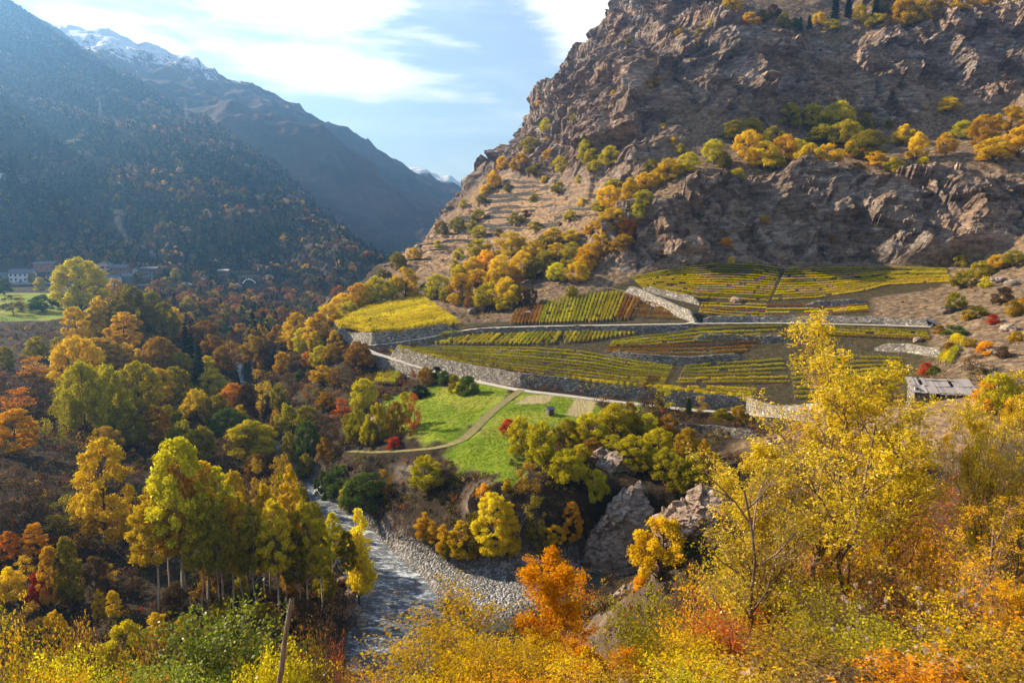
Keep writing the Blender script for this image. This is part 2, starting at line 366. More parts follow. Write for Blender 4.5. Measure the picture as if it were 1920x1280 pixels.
terr, _ = zone([(700,500),(760,465),(830,430),(900,350),(960,312),(1160,318),(1200,345),(1150,430),(1060,420),(960,470),(880,500),(800,510),(740,520)], 9.0, y0=250)
vine, _ = zone([(610,600),(790,555),(866,608),(960,600),(1090,552),(1185,520),(1260,507),(1350,494),(1780,500),(1782,530),(1640,556),(1630,600),(1750,612),(1740,700),(1700,740),(1560,780),(1400,768),(1100,738),(730,668),(800,640)], 2.0, y0=115)
dry, _ = zone([(1400,830),(1600,770),(1700,765),(1920,735),(2050,760),(2050,960),(1800,960),(1500,900)], 6.0, y0=60)
# small relief everywhere except fields, roads and river
road_k = np.zeros_like(GZ)
for key, (pts, wd) in ROADS.items(): road_k = np.maximum(road_k, 1-sstep(seg_dist(GX, GY, pts)[0], wd*0.6, wd*0.6+3))
flat = np.maximum.reduce([mead, tilled, road_k, vine*0.85, kb*0.85])
gy, gx = np.gradient(GZ, axis=0)/np.gradient(GY, axis=0), np.gradient(GZ, axis=1)/np.gradient(GX, axis=1)
steep = sstep(np.hypot(gx-0, gy), 0.75, 1.5)*(1-flat)*(GY > 60)
wallk = np.zeros_like(GZ)
for w in WALLS: wallk = np.maximum(wallk, 1-sstep(seg_dist(GX, GY, w['pts'])[0], 1.5, 4.0))
wat = np.minimum(dR-hR, dA-hA)
nearw = sstep(wat, 1, 8)
GZ = GZ + (1-flat)*(1-wallk)*nearw*(0.9*fbm(GX/14, GY/14, 0, 4, seed=3)+0.35*fbm(GX/3, GY/3, 0, 3, seed=8))
# benches of the abandoned terraces: flat tread, steep riser
STEP = 2.7
zt = GZ/STEP + 0.5*fbm(GX/30, GY/30, 0, 3, seed=31); fr = zt-np.floor(zt)
bench = (np.floor(zt)+np.where(fr < 0.80, 0.25*fr/0.80, 0.25+0.75*(fr-0.80)/0.20)-zt)*STEP
tr_k = terr*(0.7+0.3*sstep(fbm(GX/30, GY/30, 3, 3, seed=44), -0.25, 0.15))
GZ = GZ + bench*tr_k*(1-flat)
H0 = GZ.copy()

# ---- rock: push the steep ground about in 3-D so that it breaks into buttresses, ribs and ledges
def facets(x, y, z, seed, tilt=0.9, jump=0.5):
    """broken rock: every cell of a Voronoi pattern is a tilted plane of its own"""
    xi, yi, zi = np.floor(x).astype(np.int64), np.floor(y).astype(np.int64), np.floor(z).astype(np.int64)
    best = np.full(x.shape, 1e9); out = np.zeros(x.shape)
    for a in (-1, 0, 1):
        for b in (-1, 0, 1):
            for c in (-1, 0, 1):
                i, j, k = xi+a, yi+b, zi+c
                dx = x-i-_h(i, j, k, seed); dy = y-j-_h(i, j, k, seed+1); dz = z-k-_h(i, j, k, seed+2)
                d = dx*dx+dy*dy+dz*dz; m = d < best
                v = (dx*(_h(i, j, k, seed+3)-0.5)+dy*(_h(i, j, k, seed+4)-0.5)*0.5+dz*(_h(i, j, k, seed+5)-0.75))*2*tilt+(_h(i, j, k, seed+6)-0.5)*2*jump
                best = np.where(m, d, best); out = np.where(m, v, out)
    return out
def rock_disp(x, y, z):
    """displacement length in metres for rock at x,y,z; strata dip to the left as in the photo"""
    a = 0.42; xs = x*cos(a)+z*sin(a); zs = -x*sin(a)+z*cos(a)
    wx_ = 1.5*fbm(x/9, y/9, z/9, 2, seed=91)
    xs = xs+wx_; zs = zs+1.5*fbm(x/9, y/9, z/9, 2, seed=95)
    big = 10.5*fbm(xs/40, y/44, zs/75, 3, seed=5, ridged=True)
    f1 = 7.0*facets(xs/21, y/24, zs/26, 200, 0.9, 0.40)
    f2 = 2.7*facets(xs/8.5, y/10, zs/7.0, 210, 0.9, 0.35)
    f3 = 0.8*facets(xs/3.0, y/3.6, zs/1.9, 220, 0.9, 0.5)
    st = zs/6.5+0.8*fbm(x/30, y/30, z/30, 2, seed=97); st = st-np.floor(st); f3 = f3+1.5*(st-0.5)*sstep(fbm(x/25, y/25, z/25, 2, seed=98), -0.3, 0.2)
    fine = 0.35*fbm(xs/1.3, y/1.5, zs/1.0, 2, seed=35)
    crack = -3.0*sstep(fbm(xs/14, y/15, zs/36, 3, seed=55, ridged=True), 0.5, 0.85)
    return big+f1+f2+f3+fine+crack
gy, gx = np.gradient(GZ, axis=0)/np.gradient(GY, axis=0), np.gradient(GZ, axis=1)/np.gradient(GX, axis=1)
# smooth slope, used both for where rock shows and for the way it is pushed
def blur(A, n):
    for _ in range(n):
        A = np.pad(A, 1, mode='edge'); A = (A[:-2, 1:-1]+A[2:, 1:-1]+A[1:-1, :-2]+A[1:-1, 2:]+A[1:-1, 1:-1]*2)/6
    return A
gB = BASE(GX[::4, ::4], GY[::4, ::4])
sx_, sy_ = np.gradient(gB, axis=1)/np.gradient(GX[::4, ::4], axis=1), np.gradient(gB, axis=0)/np.gradient(GY[::4, ::4], axis=0)
sx_, sy_ = blur(sx_, 12), blur(sy_, 12)
ii = np.minimum(np.arange(GZ.shape[0])/4, sx_.shape[0]-1.001); jj = np.minimum(np.arange(GZ.shape[1])/4, sx_.shape[1]-1.001)
def up4(A):
    i = ii.astype(int)[:, None]; j = jj.astype(int)[None]; a = (ii-i[:, 0])[:, None]; b = (jj-j[0])[None]
    return A[i, j]*(1-a)*(1-b)+A[i+1, j]*a*(1-b)+A[i, j+1]*(1-a)*b+A[i+1, j+1]*a*b
SX, SY = up4(sx_), up4(sy_); SL = np.hypot(SX, SY)
rockk = sstep(SL+0.22*fbm(GX/22, GY/22, GZ/22, 3, seed=61), 0.72, 1.15)*(1-flat)*(1-wallk)*sstep(GY, 70, 100)*nearw
crag, _ = zone([(1100,60),(1180,-60),(1385,-60),(1390,60),(1330,200),(1180,330),(1080,290),(985,290),(960,230),(1040,120)], 9.0, y0=250)
rockk = np.maximum(rockk, crag*(0.6+0.4*sstep(fbm(GX/18, GY/18, 0, 3, seed=66), -0.3, 0.1)))
rockk = rockk*(1-0.85*terr)
soil = 1-rockk
rm = rockk > 0.02; dsp = np.zeros_like(GZ)
dsp[rm] = (rock_disp(GX[rm], GY[rm], GZ[rm])*rockk[rm]*np.where(GY[rm] < 200, 0.35, 1.0))
nrm = np.stack([-SX, -SY, np.ones_like(SX)], -1); nrm /= np.linalg.norm(nrm, axis=-1, keepdims=True)
VX, VY, VZ = GX+nrm[..., 0]*dsp, GY+nrm[..., 1]*dsp, GZ+nrm[..., 2]*dsp
GZ = GZ + dsp*nrm[..., 2]*0.8          # what trees are planted on
# ---------------------------------------------------------------- materials
def material(name):
    m = bpy.data.materials.new(name); m.use_nodes = True; t = NT(m.node_tree); t.n.clear(); return m, t
def finish(t, col, rough=0.9, bump=None, bdist=0.3, bstr=0.6, spec=0.2, **kw):
    d = {'Base Color': col, 'Roughness': rough, 'Specular IOR Level': spec}
    d.update(kw)
    b = t('ShaderNodeBsdfPrincipled', d)
    if bump is not None:
        bn = t('ShaderNodeBump', {'Height': bump, 'Distance': bdist, 'Strength': bstr}); t.l.new(bn.outputs[0], b.inputs['Normal'])
    t('ShaderNodeOutputMaterial', {'Surface': b.outputs[0]}); return b
def pos(t): return t('ShaderNodeNewGeometry').outputs['Position']
def attr(t, n, out='Fac'): return t('ShaderNodeAttribute', attribute_name=n).outputs[out]

# leaves: colour pair per kind, varied leaf by leaf and plant by plant; light also comes through
def leaf_mat(name, c0, c1, c2, trans=0.5, gloss=0.0):
    m, t = material(name)
    tone = attr(t, 'tone')
    oi = t('ShaderNodeObjectInfo').outputs['Random']
    f = t.math('ADD', tone, t.math('MULTIPLY', t.math('SUBTRACT', oi, 0.5), 0.35), clamp=True)
    col = t.ramp(f, [(0.0, c0), (0.5, c1), (1.0, c2)])
    hv = t('ShaderNodeHueSaturation', {'Hue': t.math('ADD', 0.5, t.math('MULTIPLY', t.math('SUBTRACT', oi, 0.5), 0.02)), 'Saturation': 1.0,
           'Value': t.math('ADD', 0.82, t.math('MULTIPLY', t.math('FRACT', t.math('MULTIPLY', oi, 7.31)), 0.34)), 'Color': col}).outputs[0]
    df = t('ShaderNodeBsdfDiffuse', {'Color': hv, 'Roughness': 0.6})
    tr = t('ShaderNodeBsdfTranslucent', {'Color': hv})
    mx = t('ShaderNodeMixShader', {0: trans*0.78, 1: df.outputs[0], 2: tr.outputs[0]})
    out = mx.outputs[0]
    if gloss:
        g = t('ShaderNodeBsdfGlossy', {'Color': (0.9, 0.9, 0.85, 1), 'Roughness': 0.38}); out = t('ShaderNodeMixShader', {0: gloss, 1: out, 2: g.outputs[0]}).outputs[0]
    t('ShaderNodeOutputMaterial', {'Surface': out}); return m
LM = {
 'gold': leaf_mat('gold_leaves', (0.42,0.24,0.005), (0.68,0.44,0.009), (0.84,0.60,0.018), 0.5),
 'yellow': leaf_mat('yellow_leaves', (0.52,0.36,0.008), (0.76,0.56,0.012), (0.88,0.70,0.03), 0.55),
 'lime': leaf_mat('yellow_green_leaves', (0.27,0.24,0.007), (0.54,0.45,0.010), (0.76,0.62,0.018), 0.55),
 'green': leaf_mat('green_leaves', (0.035,0.065,0.012), (0.085,0.125,0.018), (0.20,0.22,0.03), 0.42),
 'olive': leaf_mat('olive_leaves', (0.14,0.125,0.007), (0.30,0.245,0.011), (0.50,0.39,0.018), 0.5),
 'orange': leaf_mat('orange_leaves', (0.48,0.19,0.006), (0.72,0.33,0.008), (0.84,0.48,0.02), 0.52),
 'rust': leaf_mat('rust_leaves', (0.20,0.105,0.012), (0.38,0.215,0.015), (0.58,0.37,0.022), 0.45),
 'red': leaf_mat('red_leaves', (0.30,0.045,0.012), (0.52,0.10,0.02), (0.66,0.22,0.03), 0.48),
 'brown': leaf_mat('brown_leaves', (0.055,0.034,0.018), (0.115,0.068,0.03), (0.21,0.125,0.045), 0.32),
 'dark': leaf_mat('dark_needles', (0.010,0.020,0.010), (0.022,0.038,0.016), (0.045,0.06,0.022), 0.2),
 'vine': leaf_mat('vine_leaves', (0.22,0.20,0.008), (0.44,0.36,0.012), (0.66,0.50,0.02), 0.5),
 'vinegold': leaf_mat('golden_vine_leaves', (0.42,0.33,0.008), (0.68,0.52,0.012), (0.82,0.62,0.02), 0.52),
 'vinerust': leaf_mat('rusty_vine_leaves', (0.16,0.075,0.015), (0.33,0.15,0.02), (0.48,0.27,0.03), 0.45),
 'vinegreen': leaf_mat('green_vine_leaves', (0.20,0.205,0.008), (0.38,0.35,0.012), (0.58,0.50,0.02), 0.5),
 'sunny': leaf_mat('sunny_yellow_leaves', (0.20,0.20,0.008), (0.60,0.42,0.010), (0.90,0.58,0.03), 0.52, 0.02),
 'fresh': leaf_mat('fresh_green_leaves', (0.07,0.115,0.010), (0.20,0.25,0.014), (0.48,0.46,0.03), 0.5, 0.02),
 'flame': leaf_mat('flame_leaves', (0.56,0.22,0.005), (0.84,0.42,0.007), (0.92,0.58,0.014), 0.55),
 'vineyellow': leaf_mat('yellow_vine_leaves', (0.46,0.37,0.006), (0.68,0.54,0.008), (0.82,0.66,0.018), 0.52),
 'plume': leaf_mat('seed_plumes', (0.45,0.34,0.24), (0.60,0.48,0.36), (0.72,0.62,0.5), 0.5),
}
def bark_mat(name, a, b):
    m, t = material(name); p = pos(t)
    mp = t('ShaderNodeMapping', {'Vector': p, 'Scale': (1, 1, 0.25)}).outputs[0]
    n = t.noise(mp, 6.0, 5, 0.65)
    finish(t, t.ramp(n, [(0.3, a), (0.7, b)]), 0.9, n, 0.03, 0.8); return m
BARK = bark_mat('brown_bark', (0.045,0.032,0.024), (0.14,0.105,0.08))
PALE = bark_mat('pale_bark', (0.20,0.17,0.13), (0.48,0.42,0.34))
TWIG = bark_mat('twig_bark', (0.10,0.06,0.045), (0.25,0.17,0.13))

# rock colour shared by cliffs and boulders
def rock_color(t, p, sc=1.0, dip=0.42):
    mp = t('ShaderNodeMapping', {'Vector': p, 'Rotation': (0, dip, 0), 'Scale': (0.6, 0.6, 1.5)}).outputs[0]
    a = t.noise(mp, 0.045*sc, 5, 0.6, 0.6); b = t.noise(mp, 0.35*sc, 7, 0.68, 0.4); c = t.noise(mp, 1.7*sc, 5, 0.7)
    base = t.ramp(a, [(0.30, (0.155, 0.117, 0.092)), (0.5, (0.25, 0.193, 0.152)), (0.72, (0.36, 0.30, 0.25))])
    det = t.ramp(b, [(0.30, (0.26, 0.22, 0.20)), (0.48, (0.88, 0.84, 0.8)), (0.68, (1.45, 1.38, 1.32))])
    col = t.mix(1.0, base, det, 'MULTIPLY')
    pale = t.math('MULTIPLY', t.smooth(t.noise(mp, 0.09*sc, 5, 0.65, 1.2), 0.54, 0.64), t.smooth(b, 0.42, 0.6))
    col = t.mix(t.math('MULTIPLY', pale, 0.9), col, (0.50, 0.45, 0.40))
    rust = t.smooth(t.noise(p, 0.08*sc, 4, 0.6, 0.5), 0.56, 0.72)
    col = t.mix(t.math('MULTIPLY', rust, 0.28), col, (0.22, 0.115, 0.058))
    ms = t('ShaderNodeMapping', {'Vector': p, 'Rotation': (0, dip, 0.1), 'Scale': (0.18, 0.18, 2.4)}).outputs[0]
    s1 = t.noise(ms, 0.5*sc, 6, 0.7, 0.6)
    col = t.mix(0.7/max(1.0, sc*0.6), col, t.ramp(s1, [(0.36, (0.55, 0.52, 0.50)), (0.5, (1.0, 1.0, 1.0)), (0.66, (1.35, 1.28, 1.2))]), 'MULTIPLY')
    brn = t.smooth(t.noise(p, 0.025*sc, 3, 0.6, 0.8), 0.40, 0.62)
    col = t.mix(0.8, col, t.mix(brn, (1.07, 0.98, 0.90), (0.92, 0.95, 1.0)), 'MULTIPLY')
    h = t.math('ADD', t.math('MULTIPLY', b, 0.8), t.math('ADD', t.math('MULTIPLY', c, 0.3), t.math('MULTIPLY', s1, 0.8)))
    return col, h
M = {}
def m_ground():
    m, t = material('ground'); p = pos(t)
    z = t('ShaderNodeAttribute', attribute_name='zone'); sp = t('ShaderNodeSeparateColor', {0: z.outputs['Color']})
    mead, till, dryk = sp.outputs[0], sp.outputs[1], sp.outputs[2]
    rk, vn, gr = attr(t, 'rock'), attr(t, 'vine'), attr(t, 'gravel')
    wood, terr = attr(t, 'wood'), attr(t, 'terr')
    n1 = t.noise(p, 0.07, 5, 0.6); n2 = t.noise(p, 0.6, 5, 0.65); n3 = t.noise(p, 3.0, 4, 0.7)
    # bare slope: dry grass, leaf litter and stones
    scrub = t.ramp(n2, [(0.32, (0.045, 0.030, 0.020)), (0.48, (0.12, 0.080, 0.048)), (0.60, (0.22, 0.15, 0.085)), (0.74, (0.32, 0.25, 0.17))])
    drygrass = t.ramp(n2, [(0.32, (0.085, 0.052, 0.030)), (0.46, (0.20, 0.125, 0.068)), (0.58, (0.30, 0.195, 0.105)), (0.74, (0.42, 0.30, 0.18))])
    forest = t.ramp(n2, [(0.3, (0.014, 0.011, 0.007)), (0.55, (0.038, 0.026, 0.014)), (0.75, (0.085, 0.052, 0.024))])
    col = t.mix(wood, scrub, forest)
    col = t.mix(t.math('MAXIMUM', dryk, terr), col, drygrass)
    stones = t.smooth(t.noise(p, 0.9, 6, 0.75), 0.60, 0.66)
    col = t.mix(t.math('MULTIPLY', t.math('MULTIPLY', stones, t.math('SUBTRACT', 1.0, wood)), 0.6), col, (0.30, 0.26, 0.23))
    # vineyard floor
    vf = t.ramp(n2, [(0.3, (0.024, 0.021, 0.009)), (0.5, (0.045, 0.035, 0.016)), (0.75, (0.085, 0.062, 0.030))])
    col = t.mix(vn, col, vf)
    # meadow
    gn = t.math('ADD', t.math('MULTIPLY', n1, 0.35), t.math('ADD', t.math('MULTIPLY', n2, 0.3), t.math('MULTIPLY', t.noise(p, 9.0, 3, 0.8), 0.35)))
    gcol = t.ramp(gn, [(0.36, (0.060, 0.100, 0.004)), (0.5, (0.110, 0.160, 0.006)), (0.58, (0.175, 0.215, 0.010)), (0.70, (0.28, 0.26, 0.03))])
    gcol = t.mix(t.math('MULTIPLY', t.smooth(t.noise(p, 0.045, 3, 0.6, 0.8), 0.46, 0.60), 0.6), gcol, t.mix(n3, (0.20, 0.205, 0.012), (0.33, 0.30, 0.05)))
    worn = t.smooth(t.noise(p, 0.16, 5, 0.7, 0.5), 0.60, 0.68)
    gcol = t.mix(t.math('MULTIPLY', worn, 0.55), gcol, (0.22, 0.17, 0.07))
    col = t.mix(mead, col, gcol)
    tcol = t.ramp(t.noise(t('ShaderNodeMapping', {'Vector': p, 'Rotation': (0, 0, 0.35), 'Scale': (3.0, 0.12, 1)}).outputs[0], 1.2, 4, 0.6), [(0.3, (0.20, 0.155, 0.075)), (0.55, (0.31, 0.25, 0.125)), (0.75, (0.28, 0.29, 0.08))])
    col = t.mix(till, col, tcol)
    vor = t('ShaderNodeTexVoronoi', {'Vector': p, 'Scale': 2.5, 'Randomness': 1.0})
    gv = t.mix(0.75, t.ramp(t.noise(p, 0.25, 4, 0.6), [(0.3, (0.15, 0.145, 0.14)), (0.7, (0.27, 0.26, 0.25))]), t.ramp(t('ShaderNodeSeparateColor', {0: vor.outputs['Color']}).outputs[0], [(0.0, (0.07, 0.068, 0.066)), (0.6, (0.20, 0.195, 0.19)), (1.0, (0.46, 0.45, 0.44))]))
    gvh = t.math('SUBTRACT', 1.0, vor.outputs['Distance'])
    col = t.mix(gr, col, gv)
    rc, rh = rock_color(t, p)
    # ledges on the rock carry dry grass
    nz = t('ShaderNodeSeparateXYZ', {0: t('ShaderNodeNewGeometry').outputs['Normal']}).outputs[2]
    ledge = t.smooth(t.math('ADD', nz, t.math('MULTIPLY', t.math('SUBTRACT', n2, 0.5), 0.5)), 0.66, 0.86)
    rc = t.mix(t.math('MULTIPLY', ledge, 0.75), rc, t.mix(n2, (0.13, 0.085, 0.05), (0.30, 0.20, 0.115)))
    # risers of the old terraces are stone, with shade darkened into the colour
    riser = t.math('MULTIPLY', t.math('SUBTRACT', 1.0, t.smooth(nz, 0.45, 0.68)), terr)
    col = t.mix(riser, col, t.mix(n3, (0.040, 0.032, 0.026), (0.15, 0.12, 0.10)))
    col = t.mix(rk, col, rc)
    hgt = t.math('ADD', t.math('MULTIPLY', rk, rh), t.math('MULTIPLY', t.math('ADD', n2, t.math('MULTIPLY', n3, 0.5)), 0.35))
    hgt = t.math('ADD', hgt, t.math('MULTIPLY', gr, t.math('MULTIPLY', gvh, 0.5)))
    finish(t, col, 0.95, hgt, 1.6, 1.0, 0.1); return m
M['ground'] = m_ground()
def m_stone(name, tone):
    m, t = material(name); p = pos(t)
    mp = t('ShaderNodeMapping', {'Vector': p, 'Scale': (1.0, 1.0, 1.9)}).outputs[0]
    v = t('ShaderNodeTexVoronoi', {'Vector': mp, 'Scale': 1.5, 'Randomness': 0.9}, feature='F1'); e = t('ShaderNodeTexVoronoi', {'Vector': mp, 'Scale': 1.5, 'Randomness': 0.9}, feature='DISTANCE_TO_EDGE').outputs['Distance']
    vr = t('ShaderNodeSeparateColor', {0: v.outputs['Color']}).outputs[0]
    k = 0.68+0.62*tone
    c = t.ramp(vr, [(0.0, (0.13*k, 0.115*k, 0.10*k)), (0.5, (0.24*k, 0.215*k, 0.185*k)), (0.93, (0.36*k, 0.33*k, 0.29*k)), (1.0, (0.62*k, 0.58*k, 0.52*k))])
    n = t.noise(p, 0.5, 5, 0.65); c = t.mix(0.55, c, t.ramp(n, [(0.3, (0.35, 0.33, 0.3)), (0.7, (1.25, 1.2, 1.12))]), 'MULTIPLY')
    j = t.smooth(e, 0.0, 0.09)
    c = t.mix(j, (0.035, 0.03, 0.025), c)
    finish(t, c, 0.95, t.math('ADD', t.math('MULTIPLY', j, 0.7), t.math('MULTIPLY', n, 0.3)), 0.25, 0.9, 0.1); return m
M['road'] = None
def m_road(name, c0, c1):
    m, t = material(name); p = pos(t); n = t.noise(p, 0.5, 6, 0.65)
    finish(t, t.ramp(n, [(0.3, c0), (0.7, c1)]), 0.95, n, 0.1, 0.5, 0.1); return m
M['road'] = m_road('road_surface', (0.26, 0.235, 0.20), (0.40, 0.365, 0.32))
def m_track():
    m, t = material('dirt'); p = pos(t); n = t.noise(p, 0.9, 6, 0.7); n2 = t.noise(p, 4.0, 4, 0.7); lat = attr(t, 'lat')
    c = t.ramp(n, [(0.3, (0.10, 0.068, 0.040)), (0.7, (0.24, 0.175, 0.105))]); a = t.math('ABSOLUTE', lat)
    mid = t.math('SUBTRACT', 1.0, t.smooth(t.math('ADD', a, t.math('MULTIPLY', t.math('SUBTRACT', n2, 0.5), 0.5)), 0.14, 0.36)); edge = t.smooth(t.math('ADD', a, t.math('MULTIPLY', t.math('SUBTRACT', n, 0.5), 0.9)), 0.68, 0.92)
    c = t.mix(t.math('MULTIPLY', mid, 0.75), c, (0.15, 0.15, 0.03)); c = t.mix(edge, c, (0.125, 0.16, 0.012)); finish(t, c, 0.95, n2, 0.1, 0.6, 0.1); return m
M['track'] = m_track()
def m_water():
    m, t = material('river_water'); p = pos(t)
    foam = attr(t, 'foam')
    mp = t('ShaderNodeMapping', {'Vector': p, 'Rotation': (0, 0, radians(55)), 'Scale': (0.55, 1.3, 1)}).outputs[0]
    n = t.noise(mp, 0.42, 6, 0.66, 0.8); f2 = t.noise(mp, 2.2, 5, 0.7, 0.5)
    w = t.smooth(t.math('ADD', t.math('MULTIPLY', n, 0.5), t.math('MULTIPLY', f2, 0.5)), 0.49, 0.60)
    k = t.math('MULTIPLY', w, foam)
    body = t.mix(foam, (0.055, 0.058, 0.042), (0.07, 0.085, 0.105))
    col = t.mix(k, body, (0.62, 0.66, 0.70))
    hb = t.math('ADD', t.math('MULTIPLY', n, 0.7), t.math('MULTIPLY', f2, 0.35))
    hs = t.noise(t('ShaderNodeMapping', {'Vector': p, 'Rotation': (0, 0, 0.3), 'Scale': (0.5, 2.0, 1)}).outputs[0], 0.7, 3, 0.5)
    h = t.math('ADD', t.math('MULTIPLY', hb, foam), t.math('MULTIPLY', hs, 0.12))
    rough = t.math('ADD', 0.12, t.math('MULTIPLY', foam, 0.25))
    finish(t, col, rough, h, 1.6, 1.0, 0.5); return m
M['water'] = m_water()

# ---------------------------------------------------------------- ground mesh
ny, nx = GZ.shape
idx = np.arange(ny*nx).reshape(ny, nx)
quads = np.stack([idx[:-1, :-1].ravel(), idx[:-1, 1:].ravel(), idx[1:, 1:].ravel(), idx[1:, :-1].ravel()], 1)
me = mesh_from('ground', np.stack([VX, VY, VZ], -1).reshape(-1, 3), quads, [M['ground']], smooth=True)
wood_k = np.clip((1-mead)*(1-tilled)*(1-dry)*(1-terr)*(1-vine), 0, 1)
# woodland floor is low down and on the left; the slopes above the road are scree and dry grass
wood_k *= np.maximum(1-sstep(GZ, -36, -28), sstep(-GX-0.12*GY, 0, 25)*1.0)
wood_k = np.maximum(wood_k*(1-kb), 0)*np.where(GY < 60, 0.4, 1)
cattr(me, 'zone', np.stack([mead*(1-tilled), tilled, dry, np.ones_like(mead)], -1).reshape(-1, 4))
grav = np.maximum(kb, (1-sstep(wat, 0.2, 1.6))*(GZ < -55)*0.7)
fm = (rockk[:-1, :-1] < 0.25).ravel(); me.polygons.foreach_set('use_smooth', fm)
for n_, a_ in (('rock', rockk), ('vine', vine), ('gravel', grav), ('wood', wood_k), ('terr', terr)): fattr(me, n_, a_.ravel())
tag(link('ground', me), 'steep autumn valley side with meadows, bare terraces and broken brown cliffs', kind='structure')

# river sheet, following the channel
def ribbon(name, pts, w, mat, dz=0.05, step=2.0, seglat=6, kind='structure', label=None, smooth_z=True, follow=True, foam=None):
    p = resample(pts, step); n = len(p); w = np.interp(np.linspace(0, 1, n), np.linspace(0, 1, len(w)), w) if hasattr(w, '__len__') else np.full(n, w)
    tg = np.gradient(p[:, :2], axis=0); tg /= np.linalg.norm(tg, axis=1, keepdims=True)+1e-9; nr = np.stack([-tg[:, 1], tg[:, 0]], 1)
    s = np.linspace(-0.5, 0.5, seglat+1)
    X = p[:, None, 0]+nr[:, None, 0]*s[None]*w[:, None]; Y = p[:, None, 1]+nr[:, None, 1]*s[None]*w[:, None]
    Z = np.broadcast_to(p[:, None, 2], X.shape)+dz
    if follow: Z = np.maximum(Z, Hq(X, Y)+dz)
    i = np.arange(n*(seglat+1)).reshape(n, seglat+1)
    f = np.stack([i[:-1, :-1].ravel(), i[:-1, 1:].ravel(), i[1:, 1:].ravel(), i[1:, :-1].ravel()], 1)
    me = mesh_from(name, np.stack([X, Y, Z], -1).reshape(-1, 3), f, [mat], True)
    fattr(me, 'lat', np.tile(s*2, n))
    if foam is not None: fattr(me, 'foam', np.full(n*(seglat+1), foam))
    return tag(link(name, me), label, kind=kind)
# one sheet of water: a grid kept wherever the river or its arm runs
wx, wy = np.meshgrid(np.arange(-190, 200, 1.6), np.arange(50, 700, 1.6))
dr, zr, h1 = seg_dist4(wx, wy, RIVER); da, za, h2 = seg_dist4(wx, wy, ARM); dr = dr-h1; da = da-h2
near = np.minimum(dr, da); wz = np.where(dr < da, zr, za)
wz = np.where(near < 15, wz, -60); wz = wz+0.05*fbm(wx/3, wy/3, 0, 2, seed=90)
keep = near < 5
ii_ = np.arange(wx.size).reshape(wx.shape); kq = keep[:-1, :-1] & keep[1:, :-1] & keep[:-1, 1:] & keep[1:, 1:]
qf = np.stack([ii_[:-1, :-1][kq], ii_[:-1, 1:][kq], ii_[1:, 1:][kq], ii_[1:, :-1][kq]], 1)
us, inv = np.unique(qf, return_inverse=True)
me = mesh_from('river', np.stack([wx, wy, wz], -1).reshape(-1, 3)[us], inv.reshape(qf.shape), [M['water']], True)
fo = (1-sstep(da-dr, -6, 6)*0) * sstep(da-dr, -6, 3)
fattr(me, 'foam', fo.ravel()[us])
tag(link('river', me), 'grey mountain river with foaming rapids and a dark still pool', kind='structure')

pts, wd = ROADS['lane']; ribbon('road', pts, wd, M['road'], 0.10, 1.5, label='narrow pale lane climbing through a hairpin bend between the vineyards')
pts, wd = ROADS['track']; ribbon('track', pts, wd, M['track'], 0.10, 1.5, label='dirt track curving down across the green meadow')
pts, wd = ROADS['ramp']; ribbon('path', pts, wd, M['track'], 0.10, 1.5, label='dirt ramp behind the sunlit slanting wall')

# ---------------------------------------------------------------- walls
def ground_z(x, y): return Hq(x, y)
def wall_mesh(pts, h, tone, thick=0.7, cap=0.35, seed=0):
    p = resample(pts, 0.7); n = len(p)
    tg = np.gradient(p[:, :2], axis=0); tg /= np.linalg.norm(tg, axis=1, keepdims=True)+1e-9; nr = np.stack([-tg[:, 1], tg[:, 0]], 1)
    if pts[-1][0] < pts[0][0]: nr = -nr                     # points uphill, away from the camera
    lo = np.minimum.reduce([Hq(p[:, 0]-nr[:, 0]*k, p[:, 1]-nr[:, 1]*k) for k in (0.5, 1.0, 1.5)])
    hi = np.maximum.reduce([Hq(p[:, 0]+nr[:, 0]*k, p[:, 1]+nr[:, 1]*k) for k in (0.6, 1.2)])
    hi = np.maximum(hi, lo+0.6); hi = np.minimum(hi, lo+h*1.25)
    for _ in range(3): hi[1:-1] = (hi[:-2]+hi[1:-1]*2+hi[2:])/4
    lv = np.linspace(0, 1, 6); V = []
    for k in lv:
        off = -0.75+0.55*k+0.10*fbm(p[:, 0]/1.2, p[:, 1]/1.2, k*4, 2, seed=70+seed)
        zz = (lo-0.5)*(1-k)+(hi+cap+0.12*vnoise(p[:, 0]/0.9, p[:, 1]/0.9, 0, 5+seed)*(k > 0.99))*k
        V.append(np.stack([p[:, 0]+nr[:, 0]*off, p[:, 1]+nr[:, 1]*off, zz], 1))
    V.append(V[-1]+np.c_[nr*thick, np.zeros(n)]); V.append(V[0]+np.c_[nr*(thick+0.5), np.zeros(n)])
    V = np.stack(V, 0); r = V.shape[0]; i = np.arange(r*n).reshape(r, n); i2 = np.vstack([i, i[:1]])
    f = np.stack([i2[:-1, :-1].ravel(), i2[:-1, 1:].ravel(), i2[1:, 1:].ravel(), i2[1:, :-1].ravel()], 1)
    return mesh_from('stone_wall', V.reshape(-1, 3), f, [STONE[min((0, 1, 2, 3), key=lambda k: abs((0.5, 0.75, 1.0, 0.05)[k]-tone))]], False)
STONE = [m_stone('grey_stone', 0.5), m_stone('light_stone', 0.75), m_stone('sunlit_stone', 1.0), m_stone('shaded_stone', -0.45)]  # palest and darkest copies have sun and shade put into the stone colour
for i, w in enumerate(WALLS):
    o = link('stone_wall', wall_mesh(w['pts'], w['h'], w['tone'], seed=i)); tag(o, w['label'], 'wall', 'retaining walls between the vineyards')
